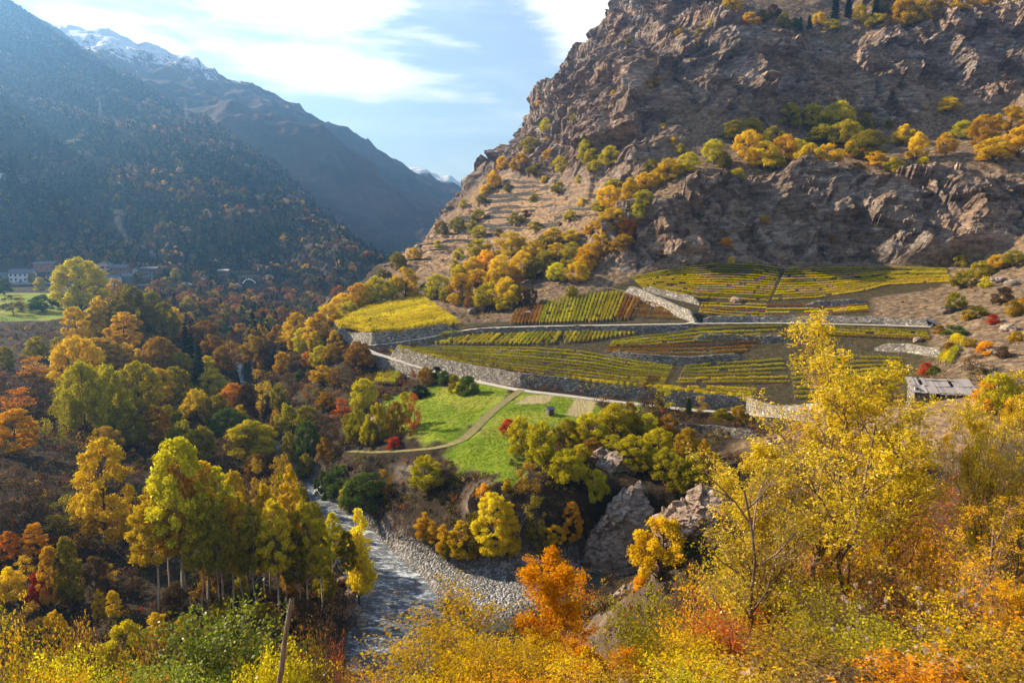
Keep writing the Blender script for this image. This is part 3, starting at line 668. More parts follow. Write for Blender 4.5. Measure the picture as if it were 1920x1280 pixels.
# ---------------------------------------------------------------- mountains
def mtn_mat(name, lo, mid, hi, snow=None, sc=0.01, rockc=None):
    m, t = material(name); p = pos(t)
    n = t.noise(p, sc, 7, 0.65, 0.4); n2 = t.noise(p, sc*6, 6, 0.7)
    f = t.math('ADD', t.math('MULTIPLY', n, 0.6), t.math('MULTIPLY', n2, 0.4))
    col = t.ramp(f, [(0.34, lo), (0.5, mid), (0.66, hi)])
    z = t('ShaderNodeSeparateXYZ', {0: p}).outputs[2]
    nz = t('ShaderNodeSeparateXYZ', {0: t('ShaderNodeNewGeometry').outputs['Normal']}).outputs[2]
    if rockc:
        st = t.math('SUBTRACT', 1.0, t.smooth(t.math('ADD', nz, t.math('MULTIPLY', t.math('SUBTRACT', n2, 0.5), 0.5)), 0.45, 0.75)); col = t.mix(st, col, rockc)
    if snow:
        z0, z1, treeline = snow
        st = t.noise(t('ShaderNodeMapping', {'Vector': p, 'Rotation': (0, 0.5, 0.3), 'Scale': (1, 1, 0.35)}).outputs[0], 0.055, 7, 0.8, 0.5)
        k = t.smooth(t.math('ADD', t.math('ADD', z, t.math('MULTIPLY', t.math('SUBTRACT', f, 0.5), (z1-z0)*3.0)), t.math('MULTIPLY', t.math('SUBTRACT', st, 0.5), 420.0)), z0, z1)
        al = t.smooth(t.math('ADD', z, t.math('MULTIPLY', t.math('SUBTRACT', n, 0.5), 300.0)), treeline-60, treeline+120)
        col = t.mix(al, col, t.ramp(n2, [(0.35, (0.075, 0.045, 0.035)), (0.65, (0.17, 0.105, 0.075))]))
        col = t.mix(k, col, (0.60, 0.63, 0.68))
    finish(t, col, 0.95, f, 30*0.01/sc*0.4, 0.9, 0.1); return m
def mountain(name, ctrl, region, res, mat, rel, seed, label, extra=None):
    b = Rbf(ctrl); x0, x1, y0, y1 = region
    X, Y = np.meshgrid(np.arange(x0, x1, res), np.arange(y0, y1, res))
    Z = b(X, Y)
    for amp, lam, rg in rel: Z = Z+amp*fbm(X/lam, Y/lam, Z/lam*0.6, 4, seed=seed, ridged=rg); seed += 3
    if extra: Z = extra(X, Y, Z)
    i = np.arange(X.size).reshape(X.shape)
    f = np.stack([i[:-1, :-1].ravel(), i[:-1, 1:].ravel(), i[1:, 1:].ravel(), i[1:, :-1].ravel()], 1)
    me = mesh_from(name, np.stack([X, Y, Z], -1).reshape(-1, 3), f, [mat], True)
    o = tag(link(name, me), label, kind='structure')
    def H(x, y):
        fi = np.clip((np.asarray(y, float)-y0)/res, 0, X.shape[0]-1.001); fj = np.clip((np.asarray(x, float)-x0)/res, 0, X.shape[1]-1.001)
        i = fi.astype(int); j = fj.astype(int); a = fi-i; c = fj-j
        return Z[i, j]*(1-a)*(1-c)+Z[i+1, j]*a*(1-c)+Z[i, j+1]*(1-a)*c+Z[i+1, j+1]*a*c
    return H, o
LC = [P(*c) for c in [(0,512,560),(100,512,575),(230,512,590),(320,512,600),(430,520,665),(520,540,690),(600,575,660),(680,560,640),
  (0,430,700),(120,430,690),(250,430,700),(350,430,740),(450,440,740),(560,470,740),(640,500,700),
  (0,350,830),(150,350,840),(300,350,880),(450,360,920),(550,400,900),(630,450,860),
  (0,200,1120),(120,220,1130),(250,260,1120),(350,280,1130),(450,310,1120),
  (-60,-14,1480),(0,26,1480),(50,64,1500),(98,96,1520),(150,121,1500),(200,151,1470),(250,176,1440),(300,206,1400),(350,236,1370),(400,264,1330),(450,296,1280),(500,331,1230),(550,361,1180),(600,396,1120),(640,436,1060),(680,478,980),(712,508,900),(722,526,830)]]
LC += [(-270,1300,-50),(-235,1150,-52),(-340,1400,-20),(-430,1600,40),(-600,1800,150),(-800,2000,300),(-1100,2100,400),(-190,1000,-52),(-150,850,-58),(-120,750,-59),(-130,640,-60),(-40,1000,-66),(-60,1300,-66),(20,1150,-66),(0,850,-66),(20,1600,-66),(-150,1600,-50),
  (-520,560,-45),(-700,700,40),(-820,850,250),(-1000,850,425),(-1080,1010,440),(-1150,1200,400),(-1500,1400,560),(-1300,1000,400),(-1000,600,220),(-700,450,-15),(-1200,1650,560),(-1500,1900,560),(-900,300,60),(-1400,600,330),(-1800,1000,560),(-1900,1600,600),(-600,300,-40),(-700,0,-20),(-1300,0,100),(-1900,300,450),(-2000,-200,300)]  # out-of-view crest, raised to throw its shadow over the village
MLEFT = mtn_mat('wooded_mountainside', (0.020,0.020,0.012), (0.055,0.042,0.024), (0.11,0.075,0.038), sc=0.02, rockc=(0.095,0.08,0.07))
def left_sink(X, Y, Z):                                             # keep below the plateau it rises from
    ins = np.abs(X/(Y+25)) < 0.93; h = Hq(X, np.clip(Y, -5, 795)); w = sstep(Y+0.12*(X+250), 592, 700)
    return np.where(ins & (Y < 790), np.where(w <= 0.02, np.minimum(Z, h-5), (h-5*(1-w))*(1-w)+Z*w), Z)
HL, _ = mountain('hill', LC, (-2100, 60, -300, 2150), 9.0, MLEFT, [(26, 230, True), (12, 70, True), (5, 25, False)], 101,
   'steep shaded mountainside covered in autumn woods behind the village', left_sink)
MC = [P(c[0], c[1], c[2]*0.54) for c in [(-100,20,3200),(0,40,3300),(95,68,3350),(130,62,3350),(210,72,3400),(255,92,3400),(300,104,3450),(345,115,3450),(400,140,3500),(450,168,3500),(480,183,3500),(530,208,3550),(600,240,2650),(650,268,2650),(700,290,3650),(770,325,3700),(820,348,3700),(850,362,3700),(880,385,3700),
  (200,180,2700),(350,260,2500),(500,330,2400),(620,400,2300),(720,470,2200),(800,460,2500),(850,430,2900),(760,400,2900),(650,330,3000),(550,270,3100),(400,210,3000),(840,500,2000)]]
MC += [(-800,2500,200),(-430,2500,80),(-160,2500,-50),(-1400,2000,330),(-1500,1400,250),(55,1620,-20),(170,1400,30),(60,1200,-50),(-60,1050,-60),(-180,1050,-62),(-800,1200,-20),(-1400,1100,50),(220,2100,-60),(490,2050,100),(490,1350,160)]
MMID = mtn_mat('snowy_mountainside', (0.022,0.026,0.020), (0.060,0.042,0.032), (0.115,0.066,0.045), snow=(378, 420, 310), sc=0.011)
HM, _ = mountain('mountain', MC, (-1500, 560, 1000, 2560), 6.0, MMID, [(38, 320, True), (20, 100, True), (9, 34, True), (3, 13, False)], 131, 'long blue mountain ridge falling to the right, dusted with snow along its crest')
PC = [P(*c) for c in [(740,320,3100),(770,322,3100),(790,322,3100),(798,315,3100),(806,322,3100),(826,336,3100),(845,338,3100),(852,345,3100),(870,356,3100),(890,390,3100),(940,400,3100),(700,345,3100),(640,380,3100)]]
PC += [P(a, b, 2650) for a, b in [(700,470),(780,470),(860,480),(940,480),(600,480),(1000,480)]]+[(x, 3700, 0) for x in (-1500, -1000, -500, 0, 400)]
MFAR = mtn_mat('snow_peak', (0.10,0.10,0.11), (0.3,0.31,0.33), (0.55,0.57,0.6), snow=(90, 190, 0), sc=0.008)
HF, _ = mountain('mountain', PC, (-1100, 350, 2560, 3760), 11.0, MFAR, [(28, 210, True), (13, 75, True)], 151, 'distant jagged snow peak in the gap of the valley')
# ---------------------------------------------------------------- air
def haze():
    x0, x1, y0, y1, z0, z1 = -2300, 1200, -700, 5400, -330, 720
    v = [(x, y, z) for z in (z0, z1) for y in (y0, y1) for x in (x0, x1)]
    f = [(0, 2, 3, 1), (4, 5, 7, 6), (0, 1, 5, 4), (2, 6, 7, 3), (0, 4, 6, 2), (1, 3, 7, 5)]
    m, t = material('haze')
    vol = t('ShaderNodeVolumePrincipled', {'Color': (0.22, 0.50, 1.0, 1), 'Absorption Color': (0.12, 0.12, 0.12, 1), 'Density': HAZE_D, 'Anisotropy': 0.7})
    t('ShaderNodeOutputMaterial', {'Volume': vol.outputs[0]})
    tag(link('haze', mesh_from('haze', v, f, [m])), 'blue haze filling the valley air', kind='stuff')
HAZE_D = 2.5e-4
haze()
# ---------------------------------------------------------------- plants
def rnd(n, seed=None): return (np.random.default_rng(seed) if seed is not None else RNG).random(n)
def unit(v): return v/(np.linalg.norm(v, axis=-1, keepdims=True)+1e-9)
def leaf_quads(C, N, size, rng, aspect=0.62, fold=0.0):
    """one leaf-shaped quad (kite) at every centre, facing N, size per leaf; returns verts, faces"""
    n = len(C); a = unit(rng.normal(size=(n, 3))); T = unit(np.cross(N, a)); B = np.cross(N, T)
    s = np.broadcast_to(np.asarray(size, float), (n,))[:, None]
    v0 = C-T*s*0.5; v2 = C+T*s*0.5; v1 = C-T*s*0.06+B*s*0.5*aspect+N*s*fold; v3 = C-T*s*0.06-B*s*0.5*aspect+N*s*fold
    V = np.stack([v0, v1, v2, v3], 1).reshape(-1, 3)
    return V, np.arange(4*n).reshape(n, 4)
def tube_mesh(paths, sides=5):
    """paths: list of (points, radii) -> verts, quad faces"""
    V, Fc, o = [], [], 0
    for pts, rad in paths:
        pts = np.asarray(pts, float); rad = np.asarray(rad, float); n = len(pts)
        tg = unit(np.gradient(pts, axis=0)); ref = np.where(np.abs(tg[:, 2:3]) > 0.9, [[1, 0, 0]], [[0, 0, 1]])
        a = unit(np.cross(tg, ref)); b = np.cross(tg, a); th = np.linspace(0, 2*pi, sides, endpoint=False)
        ring = pts[:, None]+rad[:, None, None]*(a[:, None]*np.cos(th)[None, :, None]+b[:, None]*np.sin(th)[None, :, None])
        V.append(ring.reshape(-1, 3)); i = o+np.arange(n*sides).reshape(n, sides); j = np.roll(i, -1, 1)
        Fc.append(np.stack([i[:-1].ravel(), j[:-1].ravel(), j[1:].ravel(), i[1:].ravel()], 1)); o += n*sides
    return np.concatenate(V), np.concatenate(Fc)
def curve_pts(a, b, n, wob, rng, sag=0.0):
    t = np.linspace(0, 1, n)[:, None]; p = np.asarray(a)*(1-t)+np.asarray(b)*t
    L = np.linalg.norm(np.asarray(b)-np.asarray(a)); d = np.cumsum(rng.normal(size=(n, 3))*wob*L/n**0.5, 0); d -= d[:1]; d -= t*d[-1]
    p = p+d; p[:, 2] += sag*L*(t[:, 0]*(1-t[:, 0]))*4; return p
class Crown: pass
def grow(h, w, lobes, leaves, leaf, trunk_r, seed, clear=0.2, shape='round', lobe_r=0.26, fill=0.55, lean=0.0, droop=0.0, up=0.4, twigs=0):
    """a tree: leaf cloud gathered into lobes at the ends of limbs; metres"""
    rng = np.random.default_rng(seed); z0, z1 = h*clear, h; R = w/2
    cs = []
    tries = 0
    while len(cs) < lobes and tries < 6000:
        tries += 1
        t = rng.random(); th = rng.random()*2*pi
        if shape == 'round': rr = math.sin(pi*min(1, t*0.86+0.14))**0.62
        elif shape == 'broad': rr = math.sin(pi*(t*0.72+0.28))**0.5
        elif shape == 'column': rr = (math.sin(pi*(t*0.84+0.14))**0.55)*(1.06-0.42*t)
        elif shape == 'egg': rr = (math.sin(pi*(t*0.80+0.18))**0.6)
        else: rr = (1-t)**0.8+0.04
        q_ = (0.35+0.65*math.sqrt(rng.random()))
        r = R*(1-lobe_r*0.62)*rr*q_
        c = np.array([r*cos(th), r*sin(th), z0+(z1-z0)*(0.06+0.88*t)])
        if all(np.linalg.norm((c-k)/(1, 1, 0.9)) > R*lobe_r*0.72 for k in cs): cs.append(c)
    cs = np.array(cs); nl = len(cs)
    rad = R*lobe_r*(0.75+0.6*rng.random(nl))*(1.0-0.25*(cs[:, 2]-z0)/(z1-z0))
    wts = rad**2; k = rng.choice(nl, leaves, p=wts/wts.sum())
    d = unit(rng.normal(size=(leaves, 3))+np.array([0, 0, up])); r = rad[k]*(1-(1-fill)*rng.random(leaves)**1.6*1.0)*(0.9+0.25*rng.normal(size=leaves)*0.5)
    # sprays: ragged rim
    spr = rng.random(leaves) < 0.14; r = np.where(spr, r*(1.0+0.45*rng.random(leaves)), r)
    C = cs[k]+d*r[:, None]*np.array([1, 1, 0.82]); C[:, 2] = np.maximum(C[:, 2]-droop*np.hypot(C[:, 0], C[:, 1]), h*0.02)
    N = unit(d+rng.normal(size=(leaves, 3))*0.75+np.array([0, 0, 0.35]))
    V, Fc = leaf_quads(C, N, leaf*(0.6+0.8*rng.random(leaves)), rng)
    tone = np.clip(0.45+(rng.random(nl)[k]-0.5)*0.5+rng.normal(size=leaves)*0.16+0.10*(C[:, 2]/h-0.5), 0, 1)
    me = mesh_from('crown', V, Fc, [LM['gold']], False); fattr(me, 'tone', tone, 'FACE')
    # trunk and limbs
    top = np.array([lean*h, 0, h*0.9]); tp = curve_pts((0, 0, -0.06*h), top, 9, 0.035, rng); rr = trunk_r*np.linspace(1.15, 0.12, 9)
    paths = [(tp, rr)]
    for c_, q_ in list(zip(cs, rad))[:max(6, min(nl, 22))]:
        s = min(0.92, max(clear*0.9+0.05, (c_[2]-0.45*math.hypot(c_[0], c_[1]))/h/0.95)); i = s*8; a = tp[int(i)]*(1-i % 1)+tp[min(8, int(i)+1)]*(i % 1)
        r0 = trunk_r*(1-s)*0.5+0.02*h/8
        paths.append((curve_pts(a, c_+(0, 0, q_*0.5), 5, 0.06, rng, -0.04), np.linspace(r0, r0*0.2, 5)))
    for _ in range(twigs):
        c_ = cs[rng.integers(nl)]; a = c_; b = c_+unit(rng.normal(size=3)+(0, 0, 0.6))*rad.mean()*1.5
        paths.append((curve_pts(a, b, 4, 0.08, rng), np.linspace(0.02, 0.006, 4)*h/6))
    tv, tf = tube_mesh(paths, 5); tm = mesh_from('trunk', tv, tf, [BARK], True)
    c = Crown(); c.crown, c.trunk, c.h, c.w = me, tm, h, w; c.raw = (V, Fc, tone); return c
def conifer(h, w, n, leaf, seed):
    rng = np.random.default_rng(seed); t = rng.random(n)**0.75; tier = np.floor(t*15)/15+rng.normal(size=n)*0.008
    z = h*(0.08+0.92*np.clip(tier, 0, 1)); R = (1-np.clip(tier, 0, 1))**0.85*w/2*(0.75+0.25*np.sin(tier*90)); th = rng.random(n)*2*pi; r = R*rng.random(n)**0.5
    C = np.stack([r*np.cos(th), r*np.sin(th), z-r*0.35], 1); N = unit(np.stack([np.cos(th)*0.5, np.sin(th)*0.5, np.ones(n)], 1)+rng.normal(size=(n, 3))*0.3)
    V, Fc = leaf_quads(C, N, leaf*(0.6+0.7*rng.random(n)), rng, 0.4); me = mesh_from('crown', V, Fc, [LM['dark']], False); tone = np.clip(0.45+0.2*rng.normal(size=n), 0, 1); fattr(me, 'tone', tone, 'FACE')
    tv, tf = tube_mesh([([(0, 0, -0.05*h), (0, 0, h*0.5), (0, 0, h*0.98)], [h*0.014, h*0.009, h*0.002])], 5)
    c = Crown(); c.crown, c.trunk, c.h, c.w = me, mesh_from('trunk', tv, tf, [BARK], True), h, w; c.raw = (V, Fc, tone); return c
def twiggy(h, w, stems, seed, leaves=0, leaf=0.12, depth=3, pale=False):
    """bare bush or small bare tree: forking twigs with only a few leaves left"""
    rng = np.random.default_rng(seed); paths = []; tips = []
    def br(a, d, L, r, lv):
        b = a+d*L; paths.append((curve_pts(a, b, 4, 0.07, rng), np.linspace(r, r*0.55, 4)))
        if lv == 0: tips.append(b); return
        for _ in range(int(rng.integers(2, 5))):
            s = 0.35+0.65*rng.random(); br(a+d*L*s, unit(d+rng.normal(size=3)*0.42+(0, 0, 0.12)), L*(0.5+0.25*rng.random()), r*0.5, lv-1)
    for _ in range(stems):
        th = rng.random()*2*pi; o = np.array([cos(th), sin(th), 0])*w*0.08*(stems > 1)
        br(o+(0, 0, -0.15), unit(np.array([cos(th)*w/h*0.55, sin(th)*w/h*0.55, 1.0])*(1, 1, 1)+rng.normal(size=3)*0.12), h*0.48, h*0.009+0.012, depth)
    tv, tf = tube_mesh(paths, 3); tm = mesh_from('stem', tv, tf, [PALE if pale else TWIG], True)
    tips = np.array(tips); n = max(leaves, 60); C = tips[rng.integers(0, len(tips), n)]+rng.normal(size=(n, 3))*h*0.035; N = unit(rng.normal(size=(n, 3))+(0, 0, 0.5))
    V, Fc = leaf_quads(C, N, leaf*(0.6+0.8*rng.random(n)), rng); me = mesh_from('crown', V, Fc, [LM['brown']], False); tone = np.clip(0.5+0.2*rng.normal(size=n), 0, 1); fattr(me, 'tone', tone, 'FACE')
    c = Crown(); c.crown, c.trunk, c.h, c.w = me, tm, h, w; c.raw = (V, Fc, tone); return c

KIND = {
 'oak':   [grow(7.5, 8.0, 44, 10000, 0.30, 0.22, 300+i, 0.08, 'broad', 0.25, fill=0.4) for i in range(3)],
 'round': [grow(20, 18, 80, 26000, 0.52, 0.45, 310+i, 0.06, 'round', 0.21) for i in range(2)],
 'tall':  [grow(16, 9, 90, 16000, 0.36, 0.26, 320+i, 0.10, 'egg', 0.21, fill=0.35) for i in range(3)],
 'poplar':[grow(21, 9.0, 95, 15000, 0.36, 0.22, 330+i, 0.40, 'column', 0.20, fill=0.3) for i in range(4)],
 'column':[grow(14, 4.6, 34, 7500, 0.34, 0.14, 340+i, 0.12, 'column', 0.42) for i in range(3)],
 'bush':  [grow(3.2, 4.2, 18, 3600, 0.23, 0.06, 350+i, 0.02, 'broad', 0.36, twigs=14) for i in range(4)],
 'sparse':[grow(6, 4.5, 20, 1700, 0.22, 0.08, 360+i, 0.08, 'egg', 0.34, fill=0.3, twigs=60) for i in range(3)],
 'conifer':[conifer(15, 5.2, 5200, 0.7, 370+i) for i in range(2)],
 'bare':  [twiggy(5, 4.5, 7, 380+i, 260, 0.16, 3) for i in range(3)],
 'birch': [twiggy(9, 4, 2, 390, 120, 0.15, 4, True)],
}
WORD = {'oak': 'spreading oak', 'round': 'big round tree', 'tall': 'full tall tree', 'poplar': 'tall poplar', 'column': 'slim tree', 'bush': 'bush',
        'sparse': 'thin tree', 'conifer': 'conifer', 'bare': 'twiggy shrub', 'birch': 'bare birch'}
OBJ = {'oak': 'tree', 'round': 'tree', 'tall': 'tree', 'poplar': 'poplar_tree', 'column': 'tree', 'bush': 'bush', 'sparse': 'small_tree', 'conifer': 'conifer', 'bare': 'bare_shrub', 'birch': 'birch_tree'}
CAT = {'oak': 'tree', 'round': 'tree', 'tall': 'tree', 'poplar': 'tree', 'column': 'tree', 'bush': 'bush', 'sparse': 'tree', 'conifer': 'tree', 'bare': 'shrub', 'birch': 'tree'}
COLW = {'fresh': 'fresh green', 'sunny': 'sunny yellow', 'gold': 'golden', 'yellow': 'bright yellow', 'lime': 'yellow-green', 'green': 'green', 'olive': 'olive', 'orange': 'orange', 'rust': 'rust-brown', 'red': 'red', 'brown': 'dull brown', 'dark': 'dark green'}
TREES_XY = []
def plant(kind, col, loc, h, w, bark=None, variant=None):
    pr = KIND[kind]; c = pr[variant if variant is not None else RNG.integers(len(pr))]
    e = bpy.data.objects.new(OBJ[kind], None); S.collection.objects.link(e); e.empty_display_size = 0.1
    e.location = (float(loc[0]), float(loc[1]), float(loc[2])-0.15); e.rotation_euler = (0, 0, RNG.random()*2*pi); sw = w/c.w; e.scale = (sw, sw, h/c.h)
    cr = link('crown', c.crown, e); cr.material_slots[0].link = 'OBJECT'; cr.material_slots[0].material = LM[col]
    tr = link('stem' if kind in ('bush', 'bare') else 'trunk', c.trunk, e)
    if bark is not None: tr.material_slots[0].link = 'OBJECT'; tr.material_slots[0].material = bark
    TREES_XY.append((loc[0], loc[1], w/2)); return e
ORD = 'first second third fourth fifth sixth seventh eighth ninth tenth eleventh twelfth thirteenth fourteenth fifteenth sixteenth seventeenth eighteenth nineteenth twentieth'.split()
def ordinal(k):
    if k < 20: return ORD[k]
    t, u = divmod(k+1, 10); T = ['twent', 'thirt', 'fort', 'fift', 'sixt', 'sevent', 'eight', 'ninet'][t-2]
    return T+'ieth' if u == 0 else T+'y-'+ORD[u-1]
def stand(where, group, rows, y0=60, dmin=0, bark=None, order='from the left'):
    """rows: (px, top, base, width_px, kind, colour[, words]) all read off the photo; each stands where its foot meets the ground"""
    a = np.array([r[:4] for r in rows], float); g = hit(a[:, 0], a[:, 2], y0=y0); out = []
    idx = sorted(range(len(rows)), key=lambda k: (rows[k][0], rows[k][1]))
    n_of = {}
    key = [(rows[k][5], rows[k][4]) for k in range(len(rows))]
    cnt = {}
    for k in idx:
        r = rows[k]; x, y, z = g[k]; dep = y*CP-z*SP
        h = (r[2]-r[1])/F*dep*1.06; w = r[3]/F*dep*1.2
        e = plant(r[4], r[5], (x, y, z), max(h, 0.6), max(w, 0.5), bark if bark and r[4] == 'poplar' else None)
        i = cnt.get(key[k], 0); cnt[key[k]] = i+1
        tot = key.count(key[k]); base = f"{COLW[r[5]]} {WORD[r[4]]}"
        if len(r) > 6: lab = r[6]
        elif tot == 1: lab = f"only {base} {where}"
        elif i == 0: lab = f"leftmost {base} {where}"
        elif i == tot-1: lab = f"rightmost {base} {where}"
        else: lab = f"{ordinal(i)} {base} from the left {where}"
        tag(e, lab, CAT[r[4]], group); out.append(e)
    return out
g, y, l, n_, o, r_, R_, b, ol, d = 'gold', 'yellow', 'lime', 'green', 'orange', 'rust', 'red', 'brown', 'olive', 'dark'
K, T, PO, C_, B, SP_, CO, BA, RO = 'oak', 'tall', 'poplar', 'column', 'bush', 'sparse', 'conifer', 'bare', 'round'
stand('on the shelf between the cliffs', 'trees on the shelf between the two cliffs', [
 (1337,264,309,42,K,l),(1377,228,264,46,K,ol),(1410,223,250,40,K,l),(1402,248,309,54,K,g),(1447,240,278,46,K,ol),(1479,197,240,44,K,l),(1520,197,240,46,K,l),(1572,195,252,66,K,l),(1621,215,248,30,K,ol),
 (1434,268,317,56,K,g),(1471,256,305,52,K,g),(1516,272,313,48,K,g),(1552,272,313,48,K,g),(1540,236,268,56,K,ol),(1585,228,276,56,K,l),(1625,248,300,62,K,ol),(1694,236,272,38,K,g),(1719,252,300,38,K,g),
 (1674,297,325,38,K,l),(1605,305,323,30,B,r_),(1503,313,327,26,B,g),(1382,317,335,28,B,l),(1776,183,211,38,K,g),(1772,252,292,34,K,g),(1804,228,260,38,K,l),(1841,219,276,52,K,g),(1861,260,305,64,K,g),
 (1893,203,252,52,K,g),(1910,240,292,56,K,g),(1730,296,312,22,B,l),(1665,226,240,18,B,ol),(1495,262,290,40,K,l),(1604,262,296,44,K,g),(1355,284,318,30,K,ol),(1456,288,318,34,K,l),(1642,285,312,34,K,g)], y0=200)
stand('on the wooded top of the upper cliff', 'trees on the brow of the upper cliff', [
 (1373,-10,26,38,K,g),(1405,26,58,36,K,g),(1392,40,60,24,B,o),(1565,-24,40,24,CO,d),(1590,-14,34,22,CO,d),(1640,-5,46,26,CO,n_),(1470,26,55,24,K,ol),(1490,36,62,20,K,n_),(1560,38,58,30,K,l),(1535,25,48,24,K,g),
 (1690,0,56,46,K,g),(1722,-6,50,52,K,g),(1757,0,46,40,K,r_),(1783,10,36,32,K,g),(1802,-12,30,46,K,g),(1850,-14,14,42,K,g),(1900,-14,14,42,K,l),(1662,-20,34,46,K,ol),(1705,28,58,40,K,ol),(1642,28,56,36,K,l),(1517,30,54,16,CO,n_),(1500,34,58,16,CO,n_),
 (1430,20,44,26,K,ol),(1450,10,36,24,K,b),(1610,10,46,26,K,g),(1330,-14,10,30,K,b)], y0=200)
stand('clinging to the bare cliff', 'bushes clinging to the cliff faces', [
 (1337,34,50,24,B,l),(1312,56,72,22,B,ol),(1272,56,70,18,B,g),(1304,74,88,18,B,g),(1278,120,136,20,B,ol),(1304,117,132,18,B,g),(1223,112,124,16,B,ol),(1211,149,162,24,B,g),(1235,142,158,20,B,g),(1203,173,184,16,B,ol),(1377,62,74,22,B,o),
 (1262,258,272,18,B,g),(1276,271,288,20,B,l),(1641,408,428,30,B,l),(1668,430,446,22,B,o),(1363,445,461,24,B,o),(1434,402,418,18,B,r_),(1800,398,412,18,B,ol),(1371,481,493,12,B,y),(1180,70,84,14,B,ol),(1150,170,182,14,B,g),(1330,205,216,18,B,ol),(1242,232,244,14,B,g),
 (1080,213,229,24,B,ol),(1073,188,206,20,B,ol),(1013,190,202,18,B,g),(1023,224,248,20,B,l),(1032,245,263,20,B,g),(1050,166,184,22,B,g),(1820,380,400,26,B,b),(1730,455,470,18,B,b),(1480,380,392,14,B,b),(1560,440,452,16,B,r_),(1290,430,444,16,B,b),(1240,470,484,18,B,b)], y0=200)
stand('in the slanting belt left of the lower cliff', 'trees in the slanting belt beside the lower cliff', [
 (1292,288,325,46,K,l),(1251,300,341,42,K,g),(1219,300,327,32,K,ol),(1211,325,357,44,K,g),(1180,337,386,36,K,g),(1207,357,392,46,K,l),(1160,392,420,30,K,g),(1175,402,446,42,K,o),(1170,440,462,34,K,r_),
 (1143,350,394,48,K,g),(1181,340,362,30,K,ol),(1150,336,356,32,K,l),(1125,375,398,30,K,l),(1146,392,433,52,K,g),(1111,417,444,34,K,g),(1129,431,468,42,K,g),(1160,446,472,38,K,r_),(1232,318,346,30,K,g),(1196,380,412,30,K,l),(1268,302,330,28,K,g)], y0=200)
stand('among the abandoned terraces', 'scattered trees on the abandoned terraces', [
 (995,259,290,44,K,l),(976,290,325,36,K,g),(942,294,320,24,K,g),(1006,308,330,36,K,ol),(1051,294,325,32,K,l),(1102,262,301,38,K,l),(1110,280,308,34,K,l),(1143,276,312,36,K,l),(1115,301,323,30,K,l),(925,322,357,28,K,g),(911,347,364,24,K,g),(904,364,382,20,K,ol),
 (1048,342,364,30,K,ol),(1002,364,379,18,B,ol),(869,375,389,16,B,l),(897,393,417,26,K,ol),(967,398,421,26,K,ol),(1069,394,415,24,K,l),(858,408,438,32,K,ol),(828,415,443,26,K,ol),(885,414,438,22,K,ol),(899,424,447,30,K,l),(1002,417,432,32,B,ol),(777,465,487,27,K,g),
 (860,466,487,24,K,l),(851,489,505,22,B,l),(1028,280,300,20,B,g),(1085,330,345,18,B,ol),(950,345,358,16,B,ol),(935,430,444,16,B,ol),(1090,372,386,18,B,g),(1020,330,343,14,B,g),(985,395,408,14,B,b),(820,452,466,18,B,l),(745,482,498,24,B,ol)], y0=200)
stand('in the golden wood on the scree slope', 'trees of the golden wood on the scree slope', [
 (1037,428,458,42,K,g),(1073,431,454,40,K,g),(960,438,482,60,K,g),(900,449,482,52,K,l),(1002,452,496,48,K,g),(1044,456,486,38,K,g),(1073,456,500,46,K,l),(1104,459,500,46,K,g),(1125,456,486,32,K,r_),(981,473,524,50,K,g),(911,470,514,42,K,o),(886,484,524,44,K,g),
 (939,480,524,44,K,g),(1002,484,524,42,K,ol),(1044,494,528,40,K,l),(1083,491,528,42,K,g),(820,515,559,46,K,l),(798,530,548,22,K,n_),(865,515,563,48,K,g),(918,530,580,58,K,l),(950,522,577,48,K,g),(897,505,538,42,K,g),(974,536,573,34,K,r_),(851,550,573,26,K,g),
 (946,557,584,32,K,l),(995,540,573,26,K,b),(1072,536,558,24,B,ol),(883,555,578,28,K,r_),(1020,470,505,36,K,ol),(860,498,530,34,K,l),(1095,480,512,32,K,g),(930,505,545,40,K,g),(960,500,540,38,K,r_),(836,540,566,26,K,ol),(1020,440,468,30,K,ol)], y0=200)
stand('along the left edge of the yellow vineyard', 'trees along the left edge of the yellow vineyard', [
 (746,474,504,34,K,ol),(719,504,520,26,K,ol),(760,504,560,54,K,g),(738,523,562,40,K,l),(708,520,569,52,K,l),(675,532,580,48,K,g),(645,551,589,48,K,g),(617,570,605,38,K,g),(601,586,643,32,T,g),(557,586,665,44,T,g),(585,595,654,34,T,y),(568,614,665,34,T,l),(541,603,649,32,T,g),
 (593,620,660,28,T,y),(628,620,654,24,K,y),(530,628,654,26,T,g),(690,540,575,38,K,l),(655,565,592,34,K,l),(630,585,606,26,K,g)], y0=180)
stand('on the scrubby bank under the hairpin', 'trees on the scrubby bank under the hairpin', [
 (672,641,690,54,K,r_),(637,639,665,42,K,r_),(601,647,692,36,T,l),(579,658,690,26,K,o),(620,645,684,32,K,r_),(557,666,698,32,K,b),(563,693,720,20,K,n_),(604,685,720,42,K,g),(697,671,687,12,B,l),(628,690,725,32,SP_,r_),(683,710,772,50,K,l),(655,700,735,30,SP_,b),(580,720,752,34,SP_,r_),
 (610,735,770,36,K,r_),(640,745,785,38,SP_,R_),(575,760,800,40,K,ol),(545,700,745,34,SP_,b),(530,660,700,30,K,g),(525,720,770,36,K,ol),(600,775,815,38,SP_,b),(655,775,805,28,K,ol)], y0=120)
stand('on the upper edge of the meadow', 'trees and bushes along the upper edge of the meadow', [
 (798,688,724,30,K,r_,'rust-brown tree below the lane at the top of the meadow'),(817,688,709,24,B,d,'dark green bush just right of the rust-brown tree under the lane'),(833,696,720,28,B,n_),(853,704,734,30,B,ol),(877,706,739,40,B,n_),(787,723,744,38,B,d,'rounded dark bush standing alone in the upper meadow'),(776,692,703,14,B,R_),(725,738,748,18,B,ol),(862,716,738,26,B,l)], y0=120)
